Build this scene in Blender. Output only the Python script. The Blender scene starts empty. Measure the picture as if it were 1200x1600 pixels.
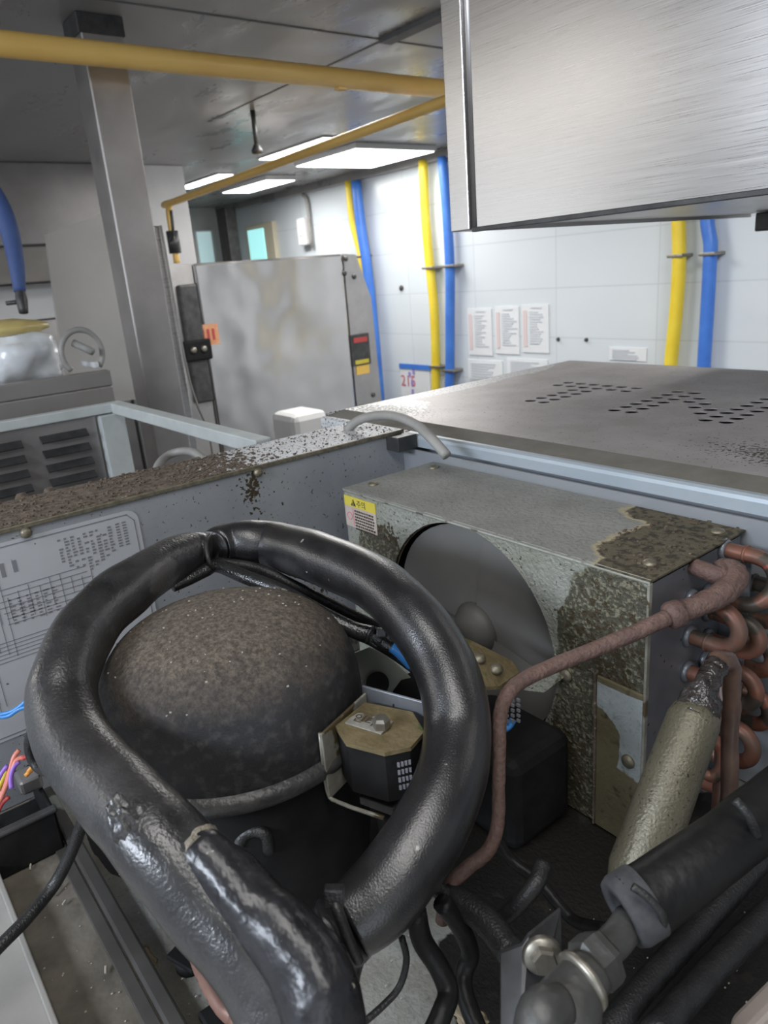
import bpy, bmesh, math, random
from mathutils import Vector, Matrix, noise
from mathutils.geometry import tessellate_polygon

# ------------------------------------------------------------------ camera, world, lights, exposure
# metric scene: eye at the origin, X runs along the machine fronts, Y towards the tiled wall, Z up
PITCH, ROLL, YAW, FPX = 0.31908, -0.08364, 0.64612, 1146.2
SC = bpy.context.scene
COL = SC.collection
hd = Vector((-math.cos(YAW), math.sin(YAW), 0))
FW = hd*math.cos(PITCH) - Vector((0, 0, 1))*math.sin(PITCH)
_r = hd.cross(Vector((0, 0, 1)))
_u = _r.cross(FW)
RT = _r*math.cos(ROLL) + _u*math.sin(ROLL)
UP = -_r*math.sin(ROLL) + _u*math.cos(ROLL)
cd = bpy.data.cameras.new('camera')
cam = bpy.data.objects.new('camera', cd)
COL.objects.link(cam)
SC.camera = cam
cam.matrix_world = Matrix((RT, UP, -FW)).transposed().to_4x4()
cd.sensor_fit = 'VERTICAL'
cd.sensor_height = 36.0
cd.lens = 36.0*FPX/1600
cd.clip_start = 0.02
cd.dof.use_dof = True
cd.dof.focus_distance = 0.62
cd.dof.aperture_fstop = 13.0

SC.view_settings.view_transform = 'Standard'
SC.view_settings.look = 'None'
SC.view_settings.exposure = 0.0
SC.view_settings.gamma = 1.0
SC.view_settings.use_curve_mapping = False

W = bpy.data.worlds.new('daylight')
SC.world = W
W.use_nodes = True
W.node_tree.nodes['Background'].inputs[0].default_value = (0.86, 0.93, 1.0, 1)
W.node_tree.nodes['Background'].inputs[1].default_value = 0.32


def area(name, loc, size, power, rot=(0, 0, 0), col=(1, 0.98, 0.95)):
    l = bpy.data.lights.new(name, 'AREA')
    l.shape = 'RECTANGLE'
    l.size, l.size_y = size
    l.energy = power
    l.color = col
    o = bpy.data.objects.new(name, l)
    o.location = loc
    o.rotation_euler = rot
    COL.objects.link(o)
    return o


CEIL = 0.65
FLOOR = -1.95
# added overhead and side fill without fixtures, plus two lamps of the lit panels
area('lamp_and_fill_light', (0.15, 0.0, 0.635), (1.2, 0.3), 8.0)  # fill added above the viewer, no fixture there
area('lamp_and_fill_light', (-0.45, -1.65, 0.60), (1.2, 0.6), 85.0, (math.radians(25), 0, 0), (0.80, 0.88, 1.0))  # unseen cool light added for the sheen on the foam hoses
area('lamp_and_fill_light', (-2.3, -1.2, 0.635), (1.2, 0.6), 14)  # fill added over the room behind the viewer, no fixture
area('lamp_and_fill_light', (-2.6, 2.1, 0.635), (0.6, 0.6), 24)  # fill added to brighten the far steel cabinet
area('lamp_and_fill_light', (-0.6, 2.3, 0.635), (1.2, 0.6), 33)  # fill added behind the hood for the tiled wall
area('lamp_and_fill_light', (-3.75, 2.9, 0.61), (0.55, 0.55), 9)
area('lamp_and_fill_light', (-4.9, 2.85, 0.61), (0.55, 0.2), 12)
area('hood_reflection_fill', (-3.95, -2.3, 0.0), (1.3, 1.0), 9, (math.radians(90), 0, 0), (0.9, 0.95, 1))  # added bright panel for the hood to mirror, no window there
area('hood_reflection_fill', (-2.95, -2.3, 0.0), (0.4, 1.0), 4, (math.radians(90), 0, 0), (0.9, 0.95, 1))  # narrower added panel, also only for the hood's reflection
area('side_fill_light', (1.9, -1.2, -0.2), (1.6, 1.6), 12, (math.radians(90), 0, math.radians(60)), (0.85, 0.93, 1))  # fill added from the right, no doorway opening behind it

PI = math.pi
random.seed(7)


def ray(px, py):
    return FW + RT*((px-600)/FPX) - UP*((py-800)/FPX)


def P(px, py, d):            # point seen at photo pixel (px, py), d metres in front of the eye
    return ray(px, py)*d


def PX(px, py, x):
    r = ray(px, py)
    return r*(x/r.x)


def PY(px, py, y):
    r = ray(px, py)
    return r*(y/r.y)


def PZ(px, py, z):
    r = ray(px, py)
    return r*(z/r.z)


# ------------------------------------------------------------------ materials
def new_mat(name):
    m = bpy.data.materials.new(name)
    m.use_nodes = True
    return m, m.node_tree.nodes, m.node_tree.links, m.node_tree.nodes['Principled BSDF']


def mat(name, c1, c2=None, rough=0.5, metal=0.0, scale=20, bump=0.0, bscale=None, spots=None, sscale=120, sthr=0.68,
        blot=None, blscale=6, blthr=0.55, aniso=None, spec=0.5, rvar=0.0, emit=0.0, alpha=1.0, trans=0.0, soft=0.03, coat=0.0, coatr=0.25):
    m, N, L, B = new_mat(name)
    c2 = c2 or c1
    tc = N.new('ShaderNodeTexCoord')
    mp = N.new('ShaderNodeMapping')
    L.new(tc.outputs['Object'], mp.inputs[0])
    if aniso:
        mp.inputs['Scale'].default_value = aniso
    n = N.new('ShaderNodeTexNoise')
    n.inputs['Scale'].default_value = scale
    n.inputs['Detail'].default_value = 6
    n.inputs['Roughness'].default_value = 0.65
    L.new(mp.outputs[0], n.inputs['Vector'])
    cr = N.new('ShaderNodeValToRGB')
    cr.color_ramp.elements[0].position = 0.35
    cr.color_ramp.elements[1].position = 0.65
    cr.color_ramp.elements[0].color = (*c1, 1)
    cr.color_ramp.elements[1].color = (*c2, 1)
    L.new(n.outputs['Fac'], cr.inputs[0])
    out = cr.outputs[0]

    def layer(out, col, sc, thr, seed, detail=3):
        nn = N.new('ShaderNodeTexNoise')
        nn.inputs['Scale'].default_value = sc
        nn.inputs['Detail'].default_value = detail
        mm = N.new('ShaderNodeMapping')
        mm.inputs['Location'].default_value = (seed, seed*2, 1)
        L.new(tc.outputs['Object'], mm.inputs[0])
        L.new(mm.outputs[0], nn.inputs['Vector'])
        rr = N.new('ShaderNodeMapRange')
        rr.inputs[1].default_value = thr
        rr.inputs[2].default_value = thr + soft
        L.new(nn.outputs['Fac'], rr.inputs[0])
        mx = N.new('ShaderNodeMix')
        mx.data_type = 'RGBA'
        L.new(rr.outputs[0], mx.inputs[0])
        L.new(out, mx.inputs[6])
        mx.inputs[7].default_value = (*col, 1)
        return mx.outputs[2]
    if blot:
        out = layer(out, blot, blscale, blthr, 3.3, 6)
    if spots:
        out = layer(out, spots, sscale, sthr, 9.1, 1)
    L.new(out, B.inputs['Base Color'])
    B.inputs['Roughness'].default_value = rough
    B.inputs['Metallic'].default_value = metal
    B.inputs['Specular IOR Level'].default_value = spec
    B.inputs['Coat Weight'].default_value = coat
    B.inputs['Coat Roughness'].default_value = coatr
    if rvar:
        rr = N.new('ShaderNodeMapRange')
        rr.inputs[3].default_value = max(0.03, rough-rvar)
        rr.inputs[4].default_value = min(1, rough+rvar)
        rr.inputs[1].default_value = 0.3
        rr.inputs[2].default_value = 0.7
        L.new(n.outputs['Fac'], rr.inputs[0])
        L.new(rr.outputs[0], B.inputs['Roughness'])
    if bump:
        bn = N.new('ShaderNodeTexNoise')
        bn.inputs['Scale'].default_value = bscale or scale*4
        bn.inputs['Detail'].default_value = 2
        L.new(mp.outputs[0], bn.inputs['Vector'])
        b = N.new('ShaderNodeBump')
        b.inputs['Strength'].default_value = 1.0
        b.inputs['Distance'].default_value = bump
        L.new(bn.outputs['Fac'], b.inputs['Height'])
        L.new(b.outputs[0], B.inputs['Normal'])
        L.new(b.outputs[0], B.inputs['Coat Normal'])
    if emit:
        B.inputs['Emission Color'].default_value = (*c1, 1)
        B.inputs['Emission Strength'].default_value = emit
    if alpha < 1:
        B.inputs['Alpha'].default_value = alpha
    if trans:
        B.inputs['Transmission Weight'].default_value = trans
    return m


def g(v, w=0.0):
    return (v*(1+w), v, v*(1-w))


M = {}
M['ceiling'] = mat('streaky_ceiling_panel', (0.22, 0.215, 0.21), (0.36, 0.355, 0.35), rough=0.36, scale=1.6, rvar=0.22, spec=0.6, aniso=(1, 2.4, 1), bump=0.006, bscale=1.5)  # stretched noise mixes two greys and varies the gloss
M['ceil_dark'] = mat('ceiling_trim_dark', g(0.10), g(0.13), rough=0.6)
M['lamp'] = mat('lamp_diffuser', (1, 1, 1), emit=6.0)
M['lamp_frame'] = mat('lamp_frame_white', g(0.6), rough=0.5)
M['floor'] = mat('kitchen_floor_tile', g(0.10), g(0.16), rough=0.5, scale=3)
M['steel'] = mat('stainless_brushed', (0.50, 0.48, 0.465), (0.62, 0.60, 0.585), rough=0.30, metal=1, scale=9, aniso=(1, 1, 150), bump=0.00002, bscale=18, rvar=0.05)
M['steel_dull'] = mat('stainless_dull', (0.42, 0.40, 0.395), (0.55, 0.53, 0.52), rough=0.38, metal=0.9, scale=4, rvar=0.1)
M['steel_soft'] = mat('stainless_wavy', (0.66, 0.63, 0.62), (0.76, 0.73, 0.72), rough=0.2, metal=1, scale=1.5, bump=0.06, bscale=1.6)
M['steel_dark'] = mat('dark_metal', g(0.06), g(0.11), rough=0.45, metal=0.6, scale=20)
M['yellow_pipe'] = mat('yellow_pipe_paint', (0.78, 0.48, 0.13), (0.86, 0.56, 0.17), rough=0.4, scale=3)
M['yellow'] = mat('yellow_hose', (0.80, 0.58, 0.03), (0.88, 0.68, 0.06), rough=0.4, scale=5)
M['blue'] = mat('blue_hose', (0.045, 0.16, 0.58), (0.07, 0.23, 0.70), rough=0.4, scale=5)
M['white'] = mat('white_painted', g(0.62), g(0.7), rough=0.5, scale=3)
M['whitebright'] = mat('white_plastic', g(0.8), rough=0.4)
M['cream'] = mat('cream_frame', (0.6, 0.55, 0.42), rough=0.5)
M['partition'] = mat('grey_blue_sheet', (0.27, 0.285, 0.31), (0.34, 0.355, 0.375), rough=0.42, metal=0.35, scale=3, blot=(0.13, 0.12, 0.095), blscale=9, blthr=0.66, spots=(0.06, 0.055, 0.05), sscale=200, sthr=0.78)
M['flange'] = mat('speckled_white_flange', (0.50, 0.51, 0.52), (0.62, 0.63, 0.64), rough=0.5, scale=8, spots=(0.06, 0.05, 0.04), sscale=240, sthr=0.60)
M['dirt'] = mat('brown_dirt', (0.06, 0.045, 0.033), (0.15, 0.115, 0.085), rough=0.95, scale=90, bump=0.002, bscale=200, spots=(0.28, 0.2, 0.13), sscale=260, sthr=0.68)
M['lid'] = mat('dusty_lid_metal', (0.36, 0.335, 0.32), (0.47, 0.44, 0.44), rough=0.45, metal=0.45, scale=4, rvar=0.12, spots=(0.06, 0.05, 0.045), sscale=110, sthr=0.775)
M['lid_dust'] = mat('lid_dust_strip', (0.13, 0.12, 0.10), (0.17, 0.158, 0.135), rough=0.8, scale=30)
M['lip'] = mat('pale_blue_lip', (0.36, 0.42, 0.47), (0.44, 0.49, 0.53), rough=0.45, metal=0.3, scale=5)
M['black'] = mat('black_matte', g(0.008), g(0.016), rough=0.7, scale=40, spec=0.2)
M['foam_dark'] = mat('black_foam_oily', g(0.006), g(0.012), rough=0.45, scale=30, bump=0.0008, bscale=120, spec=0.3, spots=(0.3, 0.3, 0.28), sscale=170, sthr=0.80)
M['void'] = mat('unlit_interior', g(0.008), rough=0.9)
M['foam'] = mat('black_foam_glossy', (0.006, 0.006, 0.007), (0.013, 0.013, 0.014), rough=0.38, scale=40, bump=0.00022, bscale=900, spec=0.5, rvar=0.05, coat=1.0, coatr=0.26, spots=(0.22, 0.22, 0.21), sscale=120, sthr=0.79)
M['foam_rough'] = mat('black_foam_dusty', (0.008, 0.008, 0.009), (0.035, 0.034, 0.034), rough=0.42, scale=14, bump=0.0004, bscale=420, coat=0.8, coatr=0.28, spec=0.5, rvar=0.2, blot=(0.06, 0.056, 0.053), blscale=22, blthr=0.62, spots=(0.4, 0.37, 0.32), sscale=110, sthr=0.80)
M['tape'] = mat('black_wrap_tape', (0.007, 0.007, 0.009), (0.022, 0.022, 0.025), rough=0.36, scale=16, bump=0.0012, bscale=110, spec=0.4, coat=0.4, coatr=0.3, rvar=0.18, spots=(0.3, 0.28, 0.25), sscale=150, sthr=0.79)
M['cable'] = mat('black_cable', g(0.014), g(0.028), rough=0.4, scale=60, bump=0.0006, bscale=600)
M['cable_shiny'] = mat('black_sleeve_wet', g(0.012), g(0.02), rough=0.22, scale=60, bump=0.0005, bscale=700, spec=0.9)
M['greycable'] = mat('grey_cable', (0.26, 0.25, 0.235), (0.33, 0.32, 0.30), rough=0.5)
M['copper'] = mat('copper_oxidised', (0.25, 0.09, 0.055), (0.13, 0.085, 0.065), rough=0.45, metal=0.35, scale=30, blot=(0.075, 0.062, 0.05), blscale=34, blthr=0.52, spots=(0.5, 0.12, 0.1), sscale=60, sthr=0.74)
M['copper_rust'] = mat('copper_dusty', (0.10, 0.058, 0.048), (0.16, 0.096, 0.078), rough=0.7, scale=60, bump=0.0015, bscale=260, spots=(0.10, 0.065, 0.055), sscale=420, sthr=0.6)
M['copper_smooth'] = mat('copper_pipe_clean', (0.20, 0.105, 0.08), (0.27, 0.15, 0.115), rough=0.5, metal=0.2, scale=40, spots=(0.06, 0.05, 0.045), sscale=200, sthr=0.66)
M['coilplate'] = mat('galvanised_plate', (0.20, 0.215, 0.24), (0.30, 0.315, 0.34), rough=0.4, metal=0.6, scale=7, spots=(0.05, 0.045, 0.04), sscale=180, sthr=0.74)
M['fins'] = mat('dark_fins', g(0.02), g(0.06), rough=0.6, scale=60)
M['drier'] = mat('drier_olive_metal', (0.09, 0.08, 0.052), (0.17, 0.155, 0.11), rough=0.42, metal=0.35, scale=8, bump=0.0006, bscale=500, spots=(0.03, 0.028, 0.02), sscale=520, sthr=0.68)
M['solder'] = mat('solder_flux', (0.012, 0.008, 0.007), (0.05, 0.045, 0.042), rough=0.12, metal=0.0, scale=90, bump=0.004, bscale=160)
M['brassgrey'] = mat('valve_metal', (0.055, 0.055, 0.052), (0.10, 0.10, 0.095), rough=0.45, metal=0.4, scale=20, bump=0.0008, bscale=120)
M['bolt'] = mat('bolt_metal', (0.36, 0.34, 0.30), (0.24, 0.22, 0.18), rough=0.4, metal=0.8, scale=80)
M['screw'] = mat('screw_metal', (0.30, 0.27, 0.20), (0.16, 0.14, 0.10), rough=0.5, metal=0.7, scale=120)
M['wall_tile_joint'] = None
M['base'] = mat('dirty_base_plate', (0.10, 0.098, 0.085), (0.19, 0.195, 0.18), rough=0.7, scale=9, bump=0.001, bscale=60, blot=(0.055, 0.045, 0.034), blscale=7, blthr=0.56, spots=(0.33, 0.28, 0.2), sscale=40, sthr=0.78, soft=0.08)
M['base_dark'] = mat('oily_base_channel', (0.08, 0.07, 0.056), (0.18, 0.16, 0.13), rough=0.6, scale=14, bump=0.0015, bscale=80, spots=(0.3, 0.29, 0.25), sscale=60, sthr=0.78)
M['chip'] = mat('chipped_paint_rail', (0.045, 0.042, 0.038), (0.08, 0.075, 0.068), rough=0.5, scale=10, blot=(0.27, 0.29, 0.27), blscale=16, blthr=0.64)
M['pale_sheet'] = mat('pale_sheet_metal', (0.24, 0.23, 0.21), (0.33, 0.32, 0.30), rough=0.5, scale=6, blot=(0.13, 0.11, 0.085), blscale=7, blthr=0.6)
M['sticker'] = mat('sticker_white', (0.40, 0.41, 0.43), (0.46, 0.47, 0.49), rough=0.45, scale=5, spots=(0.12, 0.11, 0.1), sscale=130, sthr=0.77)
M['ink'] = mat('faded_ink', (0.19, 0.19, 0.21), rough=0.6)
M['ink_dark'] = mat('dark_ink', (0.05, 0.04, 0.03), rough=0.6)
M['paper'] = mat('paper', (0.74, 0.76, 0.78), rough=0.7)
M['paper_pink'] = mat('paper_pink_print', (0.70, 0.58, 0.58), rough=0.7)
M['paper_grey'] = mat('paper_grey_print', (0.58, 0.61, 0.65), rough=0.7)
M['red_ink'] = mat('red_ink', (0.6, 0.12, 0.2), rough=0.7)
M['purple_ink'] = mat('purple_ink', (0.33, 0.25, 0.6), rough=0.7)
M['lab_yellow'] = mat('label_yellow', (0.56, 0.46, 0.05), (0.62, 0.52, 0.08), rough=0.5)
M['lab_pink'] = mat('label_stained', (0.42, 0.35, 0.30), (0.50, 0.43, 0.38), rough=0.6, scale=60)
M['orange'] = mat('orange_sticker', (0.62, 0.27, 0.13), (0.7, 0.36, 0.2), rough=0.6, scale=60)
M['red'] = mat('red_wire', (0.45, 0.06, 0.06), rough=0.4)
M['pinkwire'] = mat('salmon_wire', (0.6, 0.2, 0.15), rough=0.4)
M['purple'] = mat('purple_wire', (0.25, 0.12, 0.5), rough=0.4)
M['ywire'] = mat('yellow_wire', (0.65, 0.5, 0.05), rough=0.4)
M['owire'] = mat('orange_wire', (0.6, 0.25, 0.04), rough=0.4)
M['bluewire'] = mat('blue_wire', (0.05, 0.24, 0.6), rough=0.35)
M['bag'] = mat('plastic_bag', (0.62, 0.65, 0.68), (0.78, 0.8, 0.82), rough=0.25, scale=12, bump=0.02, bscale=10)
M['bagtop'] = mat('plastic_bag_yellow', (0.62, 0.5, 0.2), rough=0.3, bump=0.01, bscale=12)
M['woodboard'] = mat('counter_metal', (0.22, 0.205, 0.19), (0.28, 0.265, 0.25), rough=0.45, metal=0.3, scale=3)
M['paleblue_rail'] = mat('pale_frame_rail', (0.42, 0.45, 0.44), (0.5, 0.53, 0.52), rough=0.5)
M['blade'] = mat('fan_blade_metal', (0.40, 0.39, 0.37), (0.48, 0.47, 0.45), rough=0.40, metal=0.25, scale=6)
M['glass'] = mat('window_glass', (0.35, 0.75, 0.75), rough=0.1, emit=1.0)
M['glass2'] = mat('window_glass_dim', (0.45, 0.62, 0.64), rough=0.1, emit=0.6)
M['clear'] = mat('clear_plastic_edge', (0.30, 0.29, 0.25), (0.17, 0.16, 0.13), rough=0.3, spec=0.8, scale=60, blot=(0.08, 0.06, 0.03), blscale=40, blthr=0.55)
M['rustplate'] = mat('rusty_top_plate', (0.10, 0.075, 0.032), (0.17, 0.13, 0.065), rough=0.75, scale=50, bump=0.001, bscale=200, blot=(0.06, 0.075, 0.02), blscale=30, blthr=0.64)
M['debris'] = mat('pale_debris', (0.42, 0.39, 0.32), rough=0.8)
M['cottondust'] = mat('tan_dust_lump', (0.40, 0.33, 0.22), (0.3, 0.24, 0.15), rough=0.95, scale=60)


def tile_mat():
    m, N, L, B = new_mat('pale_wall_tile')
    tc = N.new('ShaderNodeTexCoord')
    sx = N.new('ShaderNodeSeparateXYZ')
    cb = N.new('ShaderNodeCombineXYZ')
    L.new(tc.outputs['Object'], sx.inputs[0])
    L.new(sx.outputs['X'], cb.inputs['X'])
    L.new(sx.outputs['Z'], cb.inputs['Y'])
    mp = N.new('ShaderNodeMapping')
    mp.inputs['Location'].default_value = (2.34 + 0.0, 0.117, 0)
    L.new(cb.outputs[0], mp.inputs[0])
    br = N.new('ShaderNodeTexBrick')
    br.offset = 0.0
    br.inputs['Scale'].default_value = 1
    br.inputs['Brick Width'].default_value = 0.63
    br.inputs['Row Height'].default_value = 0.27
    br.inputs['Mortar Size'].default_value = 0.0035
    br.inputs['Mortar Smooth'].default_value = 0.3
    br.inputs['Color1'].default_value = (0.68, 0.725, 0.76, 1)
    br.inputs['Color2'].default_value = (0.65, 0.705, 0.745, 1)
    br.inputs['Mortar'].default_value = (0.56, 0.60, 0.63, 1)
    L.new(mp.outputs[0], br.inputs['Vector'])
    L.new(br.outputs['Color'], B.inputs['Base Color'])
    B.inputs['Roughness'].default_value = 0.24
    n = N.new('ShaderNodeTexNoise')
    n.inputs['Scale'].default_value = 2.2
    b = N.new('ShaderNodeBump')
    b.inputs['Distance'].default_value = 0.012
    L.new(tc.outputs['Object'], n.inputs['Vector'])
    L.new(n.outputs['Fac'], b.inputs['Height'])
    L.new(b.outputs[0], B.inputs['Normal'])
    return m


def masked(name, base, grime, rough=0.7, boxes=None, bump=0.0015, fleck=None, fleckscale=150, metal=0.15, gb=90, gthr=0.5, base2=None, edge=None, fl=0.5, sp_at=None):
    """sheet metal with a dirt deposit whose own outline is a noisy region around given centres (x,y,z,rx,ry,rz)"""
    m, N, L, B = new_mat(name)
    tc = N.new('ShaderNodeTexCoord')
    n = N.new('ShaderNodeTexNoise')
    n.inputs['Scale'].default_value = 16
    n.inputs['Detail'].default_value = 8
    n.inputs['Roughness'].default_value = 0.6
    L.new(tc.outputs['Object'], n.inputs['Vector'])

    def region(bs):
        acc = None
        for (x, y, z, rx, ry, rz) in bs:
            mp = N.new('ShaderNodeMapping')
            mp.vector_type = 'POINT'
            mp.inputs['Location'].default_value = (-x/rx, -y/ry, -z/rz)
            mp.inputs['Scale'].default_value = (1/rx, 1/ry, 1/rz)
            L.new(tc.outputs['Object'], mp.inputs[0])
            ln = N.new('ShaderNodeVectorMath')
            ln.operation = 'LENGTH'
            L.new(mp.outputs[0], ln.inputs[0])
            if acc is None:
                acc = ln.outputs['Value']
            else:
                mn = N.new('ShaderNodeMath')
                mn.operation = 'MINIMUM'
                L.new(acc, mn.inputs[0])
                L.new(ln.outputs['Value'], mn.inputs[1])
                acc = mn.outputs[0]
        return acc

    def addn(acc, k):
        ma = N.new('ShaderNodeMath')
        ma.operation = 'MULTIPLY_ADD'
        L.new(n.outputs['Fac'], ma.inputs[0])
        ma.inputs[1].default_value = k
        L.new(acc, ma.inputs[2])
        return ma.outputs[0]

    def rng(v, a, b, lo=0.0, hi=1.0):
        r = N.new('ShaderNodeMapRange')
        r.inputs[1].default_value = a
        r.inputs[2].default_value = b
        r.inputs[3].default_value = lo
        r.inputs[4].default_value = hi
        L.new(v, r.inputs[0])
        return r.outputs[0]

    def mix(f, a, b):
        mx = N.new('ShaderNodeMix')
        mx.data_type = 'RGBA'
        L.new(f, mx.inputs[0])
        for s, v in ((6, a), (7, b)):
            if isinstance(v, tuple):
                mx.inputs[s].default_value = (*v, 1)
            else:
                L.new(v, mx.inputs[s])
        return mx.outputs[2]
    n2 = N.new('ShaderNodeTexNoise')
    n2.inputs['Scale'].default_value = gb
    n2.inputs['Detail'].default_value = 4
    L.new(tc.outputs['Object'], n2.inputs['Vector'])
    nf = N.new('ShaderNodeTexNoise')
    nf.inputs['Scale'].default_value = 260
    nf.inputs['Detail'].default_value = 2
    L.new(tc.outputs['Object'], nf.inputs['Vector'])
    col = mix(rng(n.outputs['Fac'], 0.35, 0.65), base, base2 or base)
    col = mix(rng(nf.outputs['Fac'], 0.55, 0.75, 0, fl), col, tuple(c*0.45 for c in base))
    reg = rng(addn(region(boxes), 0.9), 1.43, 1.47, 1, 0)
    if edge:
        e1 = rng(addn(region(boxes), 0.9), 1.40, 1.46)
        e2 = rng(addn(region(boxes), 0.9), 1.50, 1.56, 1, 0)
        em = N.new('ShaderNodeMath')
        em.operation = 'MULTIPLY'
        L.new(e1, em.inputs[0])
        L.new(e2, em.inputs[1])
        col = mix(em.outputs[0], col, edge)
    gcol = mix(rng(n2.outputs['Fac'], gthr, gthr+0.12), tuple(c*0.35 for c in grime), grime)
    col = mix(reg, col, gcol)
    if sp_at:
        sreg = rng(addn(region(sp_at), 0.6), 0.6, 1.5, 1, 0)
        sp = N.new('ShaderNodeTexNoise')
        sp.inputs['Scale'].default_value = 230
        sp.inputs['Detail'].default_value = 3
        L.new(tc.outputs['Object'], sp.inputs['Vector'])
        th = N.new('ShaderNodeMath')
        th.operation = 'MULTIPLY_ADD'
        L.new(sreg, th.inputs[0])
        th.inputs[1].default_value = 0.22
        L.new(sp.outputs['Fac'], th.inputs[2])
        col = mix(rng(th.outputs[0], 0.66, 0.70), col, (0.055, 0.042, 0.022))
    L.new(col, B.inputs['Base Color'])
    B.inputs['Roughness'].default_value = rough
    B.inputs['Metallic'].default_value = metal
    b = N.new('ShaderNodeBump')
    b.inputs['Distance'].default_value = bump
    ad = N.new('ShaderNodeMath')
    ad.operation = 'MULTIPLY_ADD'
    L.new(nf.outputs['Fac'], ad.inputs[0])
    ad.inputs[1].default_value = 0.7
    L.new(n2.outputs['Fac'], ad.inputs[2])
    L.new(ad.outputs[0], b.inputs['Height'])
    L.new(b.outputs[0], B.inputs['Normal'])
    return m


M['tile'] = tile_mat()


# ------------------------------------------------------------------ mesh building
def catmull(pts, n):
    pts = [Vector(p) for p in pts]
    if len(pts) < 3 or n < 2:
        return pts, [i for i in range(len(pts))]
    out, ts = [], []
    for i in range(len(pts)-1):
        p0 = pts[i-1] if i > 0 else 2*pts[0]-pts[1]
        p1, p2 = pts[i], pts[i+1]
        p3 = pts[i+2] if i+2 < len(pts) else 2*pts[-1]-pts[-2]
        for k in range(n):
            t = k/n
            out.append(0.5*((2*p1)+(p2-p0)*t+(2*p0-5*p1+4*p2-p3)*t*t+(3*p1-p0-3*p2+p3)*t**3))
            ts.append(i+t)
    out.append(pts[-1])
    ts.append(len(pts)-1)
    return out, ts


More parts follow.
